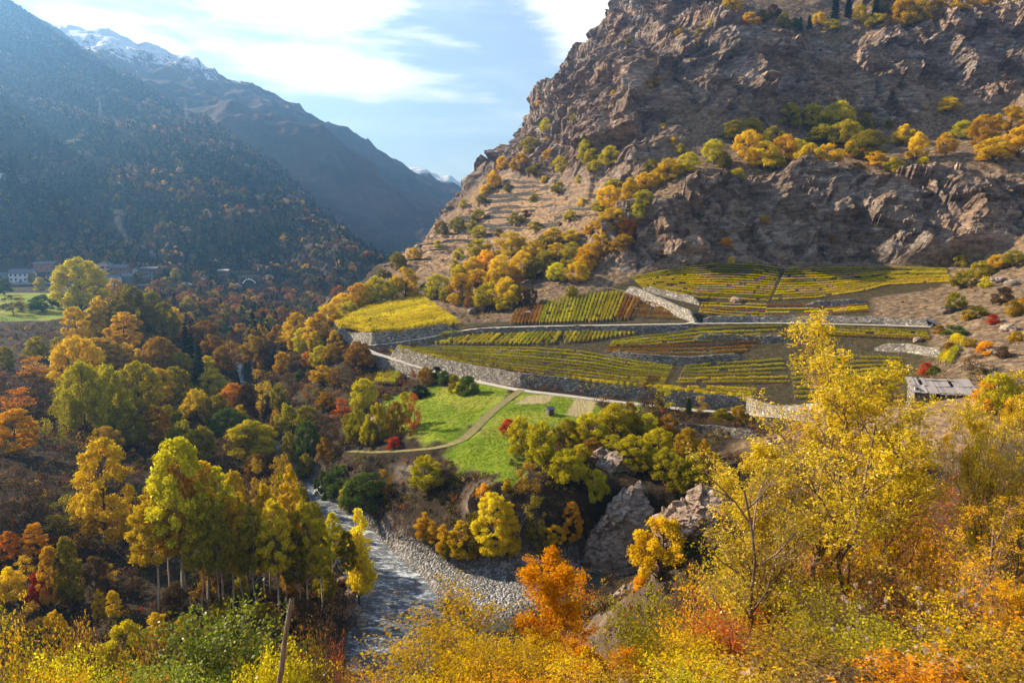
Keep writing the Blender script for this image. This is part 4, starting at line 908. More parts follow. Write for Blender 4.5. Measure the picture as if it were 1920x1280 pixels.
stand('in the clump by the left meadow', 'trees in the clump at the left end of the meadow', [
 (672,766,832,42,K,ol),(707,757,832,42,K,l),(742,752,812,36,K,r_),(777,740,812,32,SP_,R_,'tree with a red top at the left end of the meadow'),(760,733,802,24,T,l),(739,818,838,28,B,R_),(690,790,836,30,K,l),(800,855,917,66,K,l,'wide yellow-green tree on the bank just below the dirt track'),(838,862,902,38,SP_,b),(908,905,942,32,K,o,'small orange tree under the lowest corner of the meadow')], y0=110)
stand('on the river bank below the meadow', 'trees on the river bank below the meadow', [
 (540,757,830,46,K,ol),(578,789,866,48,K,n_),(609,820,872,32,K,r_),(640,873,935,62,K,n_),(683,887,956,78,K,n_),(745,930,1000,64,BA,b),(705,930,985,50,BA,b),(795,957,1017,32,C_,g),(812,975,1022,22,C_,g),(831,978,1042,28,C_,g),(866,975,1052,50,T,y),(922,918,1050,66,T,y),(952,940,1047,42,C_,g),
 (972,945,1038,38,'birch',b,'bare pale birch beside the bright yellow trees at the gravel bar'),(950,893,922,18,C_,y),(992,868,927,52,SP_,r_),(1073,938,1019,40,T,o),(1041,982,1030,38,K,g),(1004,930,1022,42,SP_,ol),(895,985,1050,36,K,g),(770,950,1005,36,BA,b),(610,850,905,40,BA,b),(655,905,960,40,K,ol),(890,960,1048,40,K,ol),
 (840,1005,1046,30,K,ol),(620,780,850,34,SP_,b),(545,810,880,34,K,ol),(575,850,905,34,K,ol),(608,880,940,36,K,n_),(520,770,830,30,K,r_),(505,740,795,30,K,b),(965,1000,1050,30,SP_,g),(720,880,930,34,SP_,r_),(1018,985,1040,36,SP_,ol)], y0=110)
stand('on the near rocky ridge', 'trees on the near rocky ridge', [(1238,966,1088,104,K,g,'golden oak clinging to the near rocky ridge beside the dark pool'),(1290,1010,1035,30,B,n_,'small green juniper on the rock above the golden oak'),(1205,1070,1105,34,B,o,'orange bush at the left foot of the golden oak')], y0=62)
stand('in the grove right of the meadow', 'trees in the grove right of the meadow', [
 (953,785,819,34,K,R_),(977,782,854,52,K,l),(1016,792,875,62,K,l),(1033,810,832,22,B,R_,'small red bush in the middle of the grove right of the meadow'),(1065,785,833,52,K,ol),(1105,775,832,62,K,l),(1150,757,827,68,K,l),(1180,770,822,52,K,ol),(1085,800,840,46,K,l),(1188,817,872,76,K,l),(1062,841,900,72,K,l),
 (1090,831,862,32,K,l),(1234,803,857,58,K,l),(1216,775,817,44,K,l),(1252,778,817,42,K,r_),(1287,803,872,48,K,r_),(1318,824,900,30,T,g),(1304,850,905,60,K,ol),(1118,880,940,40,K,l),(1111,820,846,40,K,r_),(1250,840,900,56,K,ol),(1150,815,850,44,K,ol),(1275,860,925,50,K,ol),(1330,870,930,46,K,b),(970,850,880,30,SP_,b),(1210,850,885,50,K,ol)], y0=110)
stand('below the lane at the foot of the vineyard', 'shrubs along the foot of the lane wall', [
 (1222,704,772,50,SP_,b),(1242,726,772,42,SP_,l),(1291,744,778,22,CO,n_),(1314,742,774,28,SP_,r_),(1155,754,778,44,BA,b),(1200,758,780,30,BA,b),(1355,765,795,40,K,ol),(1385,760,795,34,K,r_),(1180,752,776,24,B,r_)], y0=110)
stand('on the plateau by the village', 'trees on the plateau below the village', [
 (154,486,587,86,RO,l,'huge round yellow-green tree beside the village and the small green field'),(80,553,585,44,K,n_,'small dark green tree standing in the far left field'),(25,553,590,42,SP_,b),(40,556,582,28,SP_,r_),(8,522,553,30,K,n_),(76,520,549,20,C_,l),(218,524,577,36,T,g),(250,537,642,72,RO,ol),(289,548,634,54,RO,ol),(312,568,642,48,RO,ol),
 (228,565,642,62,RO,ol),(265,560,600,40,K,g),(110,548,578,24,K,b),(62,512,532,16,K,ol),(112,500,526,22,T,d),(128,505,530,20,K,b),(172,500,530,22,K,ol),(262,508,534,16,T,r_),(300,512,540,20,T,b),(310,520,545,22,K,r_),(330,505,538,22,K,ol),(295,525,552,20,K,r_),(212,508,532,12,T,ol)], y0=150)
stand('in the sunlit stand above the left bank', 'golden trees of the stand above the left bank', [
 (188,558,642,40,T,y),(146,575,667,48,T,g),(181,575,642,46,T,y),(236,585,657,58,T,g),(150,632,732,82,RO,g),(190,632,692,62,T,g),(240,645,692,52,K,g),(272,662,697,32,K,y),(160,680,812,78,RO,l),(208,685,822,78,RO,l),(262,678,782,76,RO,l),(296,760,842,52,T,r_),(110,632,672,26,T,l),(70,632,672,38,K,l),
 (67,668,718,48,SP_,o),(34,725,772,62,SP_,o),(33,766,852,70,T,o),(10,650,692,32,K,ol),(60,700,752,52,SP_,b),(200,800,852,52,K,r_),(240,762,834,72,RO,ol),(95,720,790,50,SP_,b),(110,760,840,44,SP_,ol),(120,640,700,40,T,g),(215,640,700,46,T,g),(128,700,770,44,T,l)], y0=110)
stand('in the shaded wood along the left bank', 'trees of the shaded wood along the left bank', [
 (300,632,702,62,RO,r_),(330,690,762,62,K,ol),(352,605,702,34,CO,d),(376,640,732,38,CO,d),(362,625,712,32,CO,d),(385,603,652,56,K,r_),(398,628,677,46,K,r_),(450,608,662,52,K,r_),(437,640,702,42,SP_,r_),(478,630,692,56,K,r_),(388,668,702,30,K,l),(400,692,742,56,K,l),(440,720,777,60,K,o),(487,695,762,42,SP_,r_),(497,720,802,52,SP_,g),
 (430,766,832,72,RO,n_),(470,788,862,88,RO,l),(345,790,862,62,K,ol),(504,594,627,34,K,ol),(410,740,800,50,K,ol),(370,730,790,50,K,g),(320,760,820,50,K,ol),(340,660,720,50,RO,ol),(420,650,700,40,K,r_),(505,640,690,36,K,b),(330,580,640,36,K,g),(520,610,650,30,K,r_),(380,800,860,50,K,ol),(420,820,880,50,SP_,b),(480,850,905,40,C_,r_),(478,800,870,44,K,ol),(498,850,920,40,K,b),(535,880,960,44,K,ol),(560,905,990,44,T,ol),(452,760,830,40,K,r_),(520,855,930,36,SP_,r_),(590,940,1010,36,K,ol),(465,720,790,36,K,b),(300,690,760,52,RO,g),
 (352,560,600,34,K,ol),(385,565,600,30,K,r_),(420,570,605,32,K,r_),(455,575,610,30,K,ol),(490,570,600,26,K,b),(530,575,610,26,K,r_)], y0=110)
stand('in the riverside poplar stand', 'poplars of the riverside stand', [
 (203,818,1035,100,T,g,'big golden tree standing apart at the left end of the riverside stand'),(297,908,1152,86,PO,g,'orange-gold poplar with a long pale bare trunk in front of the stand'),(350,820,1150,112,PO,l),(345,868,1142,92,PO,g),(392,862,1132,82,PO,g),(418,874,1130,72,PO,l),(449,880,1105,52,PO,g),(505,903,1122,54,PO,y),(520,932,1165,74,PO,y),
 (553,872,1115,46,PO,g),(537,852,1010,46,SP_,r_),(486,855,955,32,SP_,r_),(576,938,1152,62,PO,l),(628,958,1112,46,PO,l),(676,946,1142,54,C_,y,'slim bright yellow tree at the water edge, rightmost of the stand'),(463,938,1125,44,PO,l),(440,930,1142,62,PO,g),(482,948,1162,62,PO,ol),(602,968,1142,52,PO,l),(380,935,1152,60,PO,l),(415,940,1165,56,PO,ol),
 (536,965,1140,52,PO,ol),(500,960,1130,50,PO,l),(322,900,1120,60,PO,g),(652,990,1120,40,PO,ol),(560,985,1165,50,PO,ol),(455,965,1150,50,PO,g)], y0=70, bark=PALE)
stand('in the thicket at lower left', 'small trees and bushes of the lower left thicket', [
 (20,993,1052,36,T,o),(67,978,1042,42,T,o),(97,1018,1142,38,T,g),(135,1000,1142,48,T,ol),(207,1056,1097,28,SP_,g),(20,1063,1132,52,K,y),(104,1143,1202,38,K,g),(215,1103,1162,28,T,g),(296,1142,1222,42,T,g),(235,1163,1247,72,K,l),(352,1151,1197,46,K,g),(188,1103,1167,26,T,g),(70,903,982,52,SP_,b),(120,928,1002,62,SP_,ol),(30,900,970,50,SP_,b),
 (160,960,1040,44,SP_,r_),(10,940,1010,40,SP_,b),(60,1130,1190,46,SP_,r_),(150,1170,1230,50,SP_,b),(250,1060,1120,46,SP_,b),(330,1090,1150,50,K,b),(420,1120,1180,50,B,ol),(500,1130,1180,54,B,r_),(570,1120,1180,54,B,b),(610,1060,1120,44,B,ol),(180,1040,1110,50,K,b),(265,1000,1070,40,SP_,r_),(45,1040,1090,40,SP_,g),(5,1130,1190,40,SP_,l),(395,1060,1120,44,B,r_),
 (455,1075,1120,36,B,ol),(540,1070,1120,40,B,r_),(640,1110,1160,40,BA,b),(660,1150,1200,44,BA,b),(120,1080,1130,40,B,r_),(70,1075,1130,36,B,R_)], y0=60)
stand('on the dry slope right of the vineyards', 'bushes on the dry slope right of the vineyards', [
 (1805,508,540,40,K,ol),(1838,490,520,40,K,l),(1870,478,505,36,K,g),(1900,470,500,40,K,ol),(1848,520,540,24,B,l),(1790,548,580,34,K,ol),(1880,540,570,36,B,b),(1895,565,590,30,B,r_),(1830,575,595,44,B,ol),(1815,580,600,24,B,r_),(1790,610,632,40,B,n_),(1820,635,650,28,B,r_),(1760,608,625,20,B,r_),(1735,680,702,28,B,R_),(1752,686,702,24,B,n_),
 (1850,640,662,36,B,o),(1880,650,672,30,B,b),(1905,620,640,26,B,r_),(1830,665,700,44,SP_,b),(1905,690,760,60,SP_,g),(1870,700,770,64,K,l,'loose yellow-green tree just right of the stone shed'),(1845,715,775,46,SP_,o),(1905,740,800,50,K,g),(1800,480,500,26,B,ol),(1860,590,606,24,B,R_),(1915,560,585,26,B,g),(1780,640,660,22,B,r_)], y0=90)
# ---------------------------------------------------------------- vine rows
ROWN = 0
def lerp_line(a, b, t, n):
    def rs(l):
        l = np.array(l, float); d = np.r_[0, np.cumsum(np.hypot(*np.diff(l, axis=0).T))]; u = np.linspace(0, d[-1], n)
        return np.stack([np.interp(u, d, l[:, 0]), np.interp(u, d, l[:, 1])], 1)
    return rs(a)*(1-t)+rs(b)*t
def vine_row(line, mat, label, group, h=1.7, dens=62, wd=0.5, leaf=0.27, y0=150):
    global ROWN
    ROWN += 1; rng = np.random.default_rng(5000+ROWN)
    p = hit(line[:, 0], line[:, 1], y0=y0)
    p = p[np.abs(p[:, 1]-np.median(p[:, 1])) < 60]
    if len(p) < 2: return
    p = resample(p, 1.0); L = len(p)-1
    if L < 2: return
    o = p[0].copy(); n = int(L*dens); s = rng.random(n)*L; gap = vnoise(s*0.35, ROWN*3.3, 0, 3) > -0.72; s = s[gap]; n = len(s)
    i = np.minimum(s.astype(int), L-1); f = (s-i)[:, None]; c = p[i]*(1-f)+p[i+1]*f; c[:, 2] = Hq(c[:, 0], c[:, 1])
    tg = p[-1]-p[0]; nr = np.array([-tg[1], tg[0], 0]); nr /= np.linalg.norm(nr)
    hh = h*(0.9+0.18*vnoise(s*0.5, ROWN*1.7, 0, 9)); zb_ = min(0.75, h*0.3); zz = zb_+(hh-zb_)*rng.random(n)**0.7
    c = c+nr*(rng.normal(size=n)*wd*0.45)[:, None]; c[:, 2] += zz; c[:, :2] += rng.normal(size=(n, 2))*0.05
    N = unit(nr*np.sign(rng.normal(size=n))[:, None]*0.7+np.array([0, 0, 0.5])+rng.normal(size=(n, 3))*0.6)
    V, Fc = leaf_quads(c-o, N, leaf*(0.7+0.7*rng.random(n)), rng, 0.8)
    tone = np.clip(0.5+0.32*vnoise(s*0.12, ROWN*0.5, 0, 4)+rng.normal(size=n)*0.14, 0, 1)
    e = bpy.data.objects.new('vine_row', None); S.collection.objects.link(e); e.location = o
    me = mesh_from('foliage', V, Fc, [mat], False); fattr(me, 'tone', tone, 'FACE'); link('foliage', me, e)
    k = np.arange(0, L+0.1, 5.0); k = np.minimum(k, L).astype(int); q_ = p[k]; zb = Hq(q_[:, 0], q_[:, 1]); paths = [([(x-o[0], y-o[1], z-0.3-o[2]), (x-o[0], y-o[1], z+h*0.98-o[2])], [0.05, 0.05]) for x, y, z in zip(q_[:, 0], q_[:, 1], zb)]
    tv, tf = tube_mesh(paths, 4); pm = link('posts', mesh_from('posts', tv, tf, [PALE]), e); pm['kind'] = 'stuff'
    tag(e, label, 'vine row', group)
def block(where, top, bot, n, mats, h=1.7, comb=False, y0=150, dens=62, group=None, seed=0, wd=0.5):
    rng = np.random.default_rng(700+seed+n)
    for k in range(n):
        t = (k+0.5)/n
        if comb:
            a = lerp_line(top, top, 0, 101)[int(t*100)]; b_ = lerp_line(bot, bot, 0, 101)[int(t*100)]
            ln = np.stack([np.linspace(b_[0], a[0], 14), np.linspace(b_[1], a[1], 14)], 1)
        else: ln = lerp_line(top, bot, t, 26)
        m = mats[min(len(mats)-1, int(t*len(mats)))]
        if isinstance(m, tuple): m = m[rng.integers(len(m))]
        if comb: lab = ('leftmost' if k == 0 else 'rightmost' if k == n-1 else f'{ordinal(k)}')+f" vine row{' from the left' if 0 < k < n-1 else ''} in {where}"
        else: lab = ('topmost' if k == 0 else 'lowest' if k == n-1 else f'{ordinal(k)}')+f" vine row{' from the top' if 0 < k < n-1 else ''} in {where}"
        vine_row(ln, LM[m], lab, group or 'vine rows of '+where, h, dens, wd, y0=y0)
vg, vv, vr, vn_ = 'vinegold', 'vine', 'vinerust', 'vinegreen'
block('the bright yellow vineyard', [(612,597),(660,585),(725,569),(788,556)], [(635,617),(700,629),(770,631),(865,609)], 34, ['vineyellow'], 1.9, dens=40)
block('the ribbed vineyard under the cliff', [(1184,521),(1230,511),(1290,500),(1350,494),(1425,497),(1466,503)], [(1206,542),(1250,549),(1310,561),(1370,564),(1440,567)], 15, [vn_, vg, vg, (vg, vv)], 0.8, wd=0.6, dens=44)
block('the strip below the ribbed vineyard', [(1316,568),(1370,569),(1438,571)], [(1310,588),(1360,594),(1432,598)], 5, [(vg, vr)], 0.8, dens=44)
block('the top right vineyard under the cliff', [(1475,503),(1560,502),(1660,502),(1772,504)], [(1447,565),(1530,561),(1620,547),(1660,536),(1783,530)], 13, [vn_, (vg, vn_), vg, (vg, 'vinegold')], 0.8, wd=0.6, dens=44)
block('the strip above the upper road', [(1440,571),(1500,571),(1560,577),(1625,571)], [(1432,598),(1480,597),(1560,591),(1630,585)], 4, [(vg, vr)], 0.8, dens=44)
block('the slanted comb beside the scree wood', [(968,583),(1030,566),(1100,553),(1165,549),(1202,563)], [(955,609),(1010,608),(1070,606),(1130,604),(1182,600)], 34, [vr, vr, vn_, vn_, vn_, (vn_, vv), vv, vr], 1.3, comb=True)
block('the rusty patch beside the slanting wall', [(1197,567),(1222,568),(1240,577)], [(1186,599),(1230,600),(1272,601)], 5, [vr], 1.4)
block('the long comb below the upper road', [(836,625),(925,623),(1030,626),(1100,625),(1165,621),(1222,614)], [(795,646),(900,647),(1010,648),(1100,642),(1172,631),(1226,622)], 50, [(vn_, vv, vv)], 1.3, comb=True)
block('the middle terrace', [(1150,640),(1240,627),(1330,614),(1470,610)], [(1135,662),(1220,667),(1300,668),(1395,661)], 7, [vn_, vv, (vv, vr), vr], 0.9, wd=0.6, dens=48)
block('the long lower vineyard', [(728,654),(850,652),(1000,652),(1100,660),(1180,676),(1262,688)], [(738,665),(850,681),(960,699),(1080,714),(1180,725),(1245,723)], 9, [vn_, vn_, vv, vv], 0.95, wd=0.6, dens=48)
block('the vineyard right of the stair gap', [(1286,686),(1340,682),(1400,678),(1465,672)], [(1268,722),(1340,722),(1400,722),(1480,722)], 6, [vn_, vv], 0.95, wd=0.6, dens=48)
block('the bright strip above the lane wall', [(1060,713),(1150,724),(1240,727),(1330,727),(1420,731)], [(1090,725),(1200,736),(1300,746),(1400,752)], 4, [vg, vg], 1.1, wd=0.6, dens=52)
block('the vineyard behind the big yellow tree', [(1480,672),(1600,668),(1690,672)], [(1490,752),(1600,747),(1700,722)], 9, [vv, (vn_, vv)], 1.0, wd=0.6, dens=48)
block('the strip under the culvert wall', [(1480,612),(1600,616),(1735,622)], [(1480,628),(1600,634),(1745,640)], 4, [vn_, vv, vr], 1.0, wd=0.6, dens=48)
block('the small comb below the hairpin wall', [(711,702),(730,702),(753,705)], [(701,721),(720,723),(742,725)], 9, [(vn_, vv)], 1.7, comb=True, y0=130)
block('the upper small comb above the shed', [(1788,633),(1809,639)], [(1775,650),(1803,653)], 5, [vg], 1.6, comb=True, y0=110)
block('the lower small comb above the shed', [(1773,656),(1798,657)], [(1754,682),(1783,687)], 6, [(vg, vn_)], 1.6, comb=True, y0=110)
# ---------------------------------------------------------------- buildings
def plain(name, c, rough=0.8, nz=0.25, sc=2.0, emit=None):
    m, t = material(name); p = pos(t); n = t.noise(p, sc, 5, 0.65)
    col = t.mix(n, tuple(k*(1-nz) for k in c), tuple(min(1, k*(1+nz)) for k in c))
    kw = {}
    if emit: kw = {'Emission Color': (*emit[0], 1), 'Emission Strength': emit[1]}
    finish(t, col, rough, n, 0.05, 0.5, 0.2, **kw); return m
BM = {'white': plain('white_plaster', (0.62, 0.62, 0.62)), 'pink': plain('pink_plaster', (0.62, 0.42, 0.32)), 'terra': plain('terracotta_plaster', (0.42, 0.17, 0.10)), 'stone': m_stone('house_stone', 0.4),
      'brown': plain('brown_plaster', (0.24, 0.15, 0.11)), 'dark': plain('dark_timber', (0.07, 0.045, 0.03)), 'slate': plain('slate', (0.10, 0.10, 0.11), 0.75, 0.35, 3.0), 'glass': plain('window_glass', (0.03, 0.035, 0.045), 0.15), 'frame': plain('window_frame', (0.5, 0.48, 0.44)),
      'redsh': plain('red_shutter', (0.30, 0.05, 0.04)), 'wood': plain('weathered_wood', (0.30, 0.25, 0.21), 0.9, 0.4, 4.0), 'concrete': plain('concrete', (0.34, 0.33, 0.31)), 'tin': plain('grey_roof_sheet', (0.25, 0.215, 0.20), 0.7, 0.4, 2.5), 'black': plain('painted_shade', (0.012, 0.012, 0.013)),
      'lamp': plain('tunnel_lamp', (0.9, 0.9, 0.9), emit=((0.95, 0.97, 1.0), 0.5)), 'paint': plain('car_paint', (0.7, 0.7, 0.7), 0.3), 'rubber': plain('tyre_rubber', (0.02, 0.02, 0.02)), 'steel': plain('grey_steel', (0.20, 0.21, 0.22), 0.5)}
def boxes(bl):
    V, Fc = [], []
    for (x0, y0, z0, x1, y1, z1) in bl:
        o = len(V); V += [(x, y, z) for z in (z0, z1) for y in (y0, y1) for x in (x0, x1)]
        Fc += [tuple(o+k for k in f) for f in ((0, 2, 3, 1), (4, 5, 7, 6), (0, 1, 5, 4), (2, 6, 7, 3), (0, 4, 6, 2), (1, 3, 7, 5))]
    return V, Fc
def bpart(name, bl, mat, parent, **k): return link(name, mesh_from(name, *boxes(bl), [mat]), parent, **k)
def house(px, base, wm, dm, hm, wall, roofm, label, rot=0, rise=2.2, cols=4, floors=2, shut=None, y0=380, ridge='x', name='house', chimney=True, sink=2.5, group='village houses'):
    x, y, z = hit(px, base, y0=y0)[0] if not isinstance(px, tuple) else px
    e = bpy.data.objects.new(name, None); S.collection.objects.link(e); e.location = (x, y, z); e.rotation_euler = (0, 0, radians(rot)); tag(e, label, 'house', group)
    a, b_ = wm/2, dm/2
    V, Fc = boxes([(-a, -b_, -sink, a, b_, hm)]); Fc = [f for f in Fc if f != (4, 5, 7, 6)]
    if ridge == 'x': V += [(-a, 0, hm+rise), (a, 0, hm+rise)]; Fc += [(4, 6, 8), (5, 9, 7), (4, 8, 9, 5), (6, 7, 9, 8)]
    else: V += [(0, -b_, hm+rise), (0, b_, hm+rise)]; Fc += [(4, 5, 8), (6, 9, 7), (4, 8, 9, 6), (5, 7, 9, 8)]
    link('wall', mesh_from('wall', V, Fc, [wall]), e)
    o = 0.7; th = 0.28; R, RF = [], []
    def slab(p0, p1, p2, p3):
        k = len(R); R.extend([p0, p1, p2, p3]+[(p[0], p[1], p[2]+th) for p in (p0, p1, p2, p3)])
        RF.extend([tuple(k+i for i in f) for f in ((0, 3, 2, 1), (4, 5, 6, 7), (0, 1, 5, 4), (1, 2, 6, 5), (2, 3, 7, 6), (3, 0, 4, 7))])
    if ridge == 'x':
        s = rise/b_; dz = o*s
        slab((-a-o, -b_-o, hm-dz+.03), (a+o, -b_-o, hm-dz+.03), (a+o, 0, hm+rise+.03), (-a-o, 0, hm+rise+.03)); slab((a+o, b_+o, hm-dz+.03), (-a-o, b_+o, hm-dz+.03), (-a-o, 0.002, hm+rise+.03), (a+o, 0.002, hm+rise+.03))
    else:
        s = rise/a; dz = o*s
        slab((-a-o, b_+o, hm-dz+.03), (-a-o, -b_-o, hm-dz+.03), (0, -b_-o, hm+rise+.03), (0, b_+o, hm+rise+.03)); slab((a+o, -b_-o, hm-dz+.03), (a+o, b_+o, hm-dz+.03), (0.002, b_+o, hm+rise+.03), (0.002, -b_-o, hm+rise+.03))
    rf = link('roof', mesh_from('roof', R, RF, [roofm]), e)
    if chimney: bpart('chimney', [(a*0.35, -0.45, hm+rise*0.5, a*0.35+0.9, 0.45, hm+rise+1.2), (a*0.35-0.1, -0.55, hm+rise+1.2, a*0.35+1.0, 0.55, hm+rise+1.4)], BM['stone'], rf)
    fh = hm/floors
    for fl in range(floors):
        for c in range(cols):
            cx = -a+wm*(c+0.5)/cols; zc = fh*fl+fh*0.55; ww, wh = 0.55, 0.75
            if fl == 0 and c == cols//2:
                dd = bpart('door', [(cx-0.55, -b_-0.06, 0.0, cx+0.55, -b_+0.05, 2.1)], BM['dark'], e); continue
            fr = bpart('window', [(cx-ww-.1, -b_-.08, zc-wh-.1, cx+ww+.1, -b_+.03, zc-wh), (cx-ww-.1, -b_-.08, zc+wh, cx+ww+.1, -b_+.03, zc+wh+.1), (cx-ww-.1, -b_-.08, zc-wh, cx-ww, -b_+.03, zc+wh), (cx+ww, -b_-.08, zc-wh, cx+ww+.1, -b_+.03, zc+wh)], BM['frame'], e)
            bpart('pane', [(cx-ww, -b_-.05, zc-wh, cx+ww, -b_+.02, zc+wh)], BM['glass'], fr)
            if shut is not None:
                for sgn in (-1, 1): bpart('shutter', [(cx+sgn*(ww+.45)-.33, -b_-.1, zc-wh, cx+sgn*(ww+.45)+.33, -b_-.03, zc+wh)], shut, fr)
    return e
house(44, 528, 15, 9, 6.4, BM['white'], BM['slate'], 'long white two-storey house with grey roof at the left end of the village', 12, 2.6, 5, 2)
house(14, 529, 14, 9, 3.4, BM['dark'], BM['slate'], 'low dark barn with a broad grey gable roof left of the white house', -35, 3.4, 3, 1, ridge='y', chimney=False)
house(88, 508, 15, 9, 5.5, BM['terra'], BM['slate'], 'brick-red house with a flat grey roof behind the big round tree', 8, 1.6, 4, 1)
house(101, 522, 7, 7, 5.0, BM['stone'], BM['slate'], 'small grey stone house between the red house and the big round tree', 5, 1.8, 2, 2)
house(197, 519, 12, 13, 8.8, BM['pink'], BM['slate'], 'tall pink house with a front gable just right of the big round tree', 18, 2.6, 3, 3, BM['redsh'], ridge='y')
house(228, 524, 12, 10, 9.0, BM['brown'], BM['slate'], 'large brown house standing right of the pink house', 6, 2.2, 4, 3)
house(243, 533, 8, 7, 6.0, BM['stone'], BM['slate'], 'low grey stone house in front of the brown house', -5, 1.8, 3, 2)
house(255, 520, 7, 9, 5.0, BM['white'], BM['slate'], 'small house with a white gable end between the brown and the stone house', 20, 2.6, 2, 1, ridge='y')
house(284, 524, 12, 9, 8.5, BM['stone'], BM['slate'], 'square stone house with a nearly flat roof at the right end of the village', 0, 1.2, 4, 3, chimney=False)
house(277, 526, 7, 6, 2.6, BM['white'], BM['slate'], 'low white shed with a tilted roof before the square stone house', 25, 1.6, 2, 1, chimney=False)
house(214, 534, 9, 7, 5.0, BM['white'], BM['slate'], 'pale grey house half hidden below the pink house', -8, 1.8, 3, 2)
house(421, 531, 8, 8, 11.0, BM['stone'], BM['concrete'], 'square stone tower-like building between the village and the tunnel', 10, 0.8, 2, 3, chimney=False, group=None)
def hitL(px, py, y0=620, y1=1600):
    u, v = (px-960)/F, (640-py)/F; kx = u/(CP+v*SP); kz = (-SP+v*CP)/(CP+v*SP); Y = np.linspace(y0, y1, 2000); g_ = kz*Y-HL(kx*Y, Y); k = int(np.argmax(g_ < 0)); k = k if g_[k] < 0 else 1000
    return (kx*Y[k], Y[k], float(HL(kx*Y[k], Y[k])))
house(hitL(6, 338), 0, 11, 9, 4.5, BM['white'], BM['slate'], 'lone white farmhouse high on the wooded slope at the left edge', 20, 2.6, 3, 1, ridge='y', group=None)
house(hitL(48, 342), 0, 14, 7, 2.4, BM['stone'], BM['slate'], 'long low grey barn right of the lone farmhouse on the slope', 5, 1.6, 3, 1, group=None, chimney=False)

# stone shed with broken slab roof on the dry slope
def shed():
    x, y, z = hit(1762, 750, y0=95)[0]; dep = y*CP-z*SP; w = 100/F*dep; e = bpy.data.objects.new('stone_shed', None); S.collection.objects.link(e); e.location = (x, y, z-0.2); e.rotation_euler = (0, 0, radians(-14))
    tag(e, 'ruined dry-stone shed with sagging grey slab roof on the dry slope', 'shed'); a, d_ = w/2, 2.4; h = w*0.20
    fr = boxes([(-a, -d_, -1.2, -a+0.5, d_, h+0.9), (a-0.5, -d_, -1.2, a, d_, h+0.9), (-a+0.5, d_-0.5, -1.2, a-0.5, d_, h+1.5), (-a+0.5, -d_, -1.2, -a*0.35, -d_+0.5, h), (-a*0.35+1.0, -d_, -1.2, a-0.5, -d_+0.5, h)])
    link('wall', mesh_from('wall', *fr, [BM['stone']]), e)
    bpart('beam', [(-a-0.4, -d_-0.35, h+0.02, a+0.4, -d_-0.12, h+0.2)], BM['wood'], e)
    rng = np.random.default_rng(9); bl = []; V, Fc = [], []
    n = 17
    for k in range(n):
        for r in range(2):
            x0 = -a-0.5+(w+1.0)*k/n; x1 = x0+(w+1.0)/n*0.97; t0, t1 = r*0.5, r*0.5+0.56; sag = -0.22*math.sin(pi*(k+.5)/n)+rng.normal()*0.04
            if r == 1 and k in (3, 11): continue
            ya, yb = -d_-0.7+(2*d_+0.9)*t0, -d_-0.7+(2*d_+0.9)*t1; za, zb = h+0.12+1.5*t0+sag+r*0.09, h+0.12+1.5*t1+sag+r*0.09; o = len(V); tl = rng.normal()*0.04
            V += [(x0, ya, za), (x1, ya, za+tl), (x1, yb, zb+tl), (x0, yb, zb), (x0, ya, za+.08), (x1, ya, za+tl+.08), (x1, yb, zb+tl+.08), (x0, yb, zb+.08)]
            Fc += [tuple(o+i for i in f) for f in ((0, 3, 2, 1), (4, 5, 6, 7), (0, 1, 5, 4), (1, 2, 6, 5), (2, 3, 7, 6), (3, 0, 4, 7))]
    link('roof', mesh_from('roof', V, Fc, [BM['tin']]), e)
    bpart('doorway_shade', [(-a*0.35+0.02, -d_+0.2, -0.6, -a*0.35+0.98, -d_+0.26, h-0.02)], BM['black'], e)  # black sheet painted in for the unlit inside of the shed
shed()
def hut():
    x, y, z = hit(1031, 777, y0=120)[0]; e = bpy.data.objects.new('stone_hut', None); S.collection.objects.link(e); e.location = (x, y, z); e.rotation_euler = (0, 0, 0.5); tag(e, 'tiny stone hut standing alone in the green meadow', 'hut')
    V, Fc = boxes([(-0.75, -0.7, -0.4, 0.75, 0.7, 1.35)]); link('wall', mesh_from('wall', V, Fc, [BM['stone']]), e)
    V = [(-0.95, -0.9, 1.37), (0.95, -0.9, 1.37), (0.95, 0.9, 1.37), (-0.95, 0.9, 1.37), (-0.95, 0, 1.95), (0.95, 0, 1.95)]; link('roof', mesh_from('roof', V, [(0, 1, 5, 4), (2, 3, 4, 5), (0, 4, 3), (1, 2, 5), (0, 3, 2, 1)], [BM['slate']]), e)
    bpart('door', [(-0.3, -0.76, -0.1, 0.3, -0.69, 1.0)], BM['dark'], e)
hut()
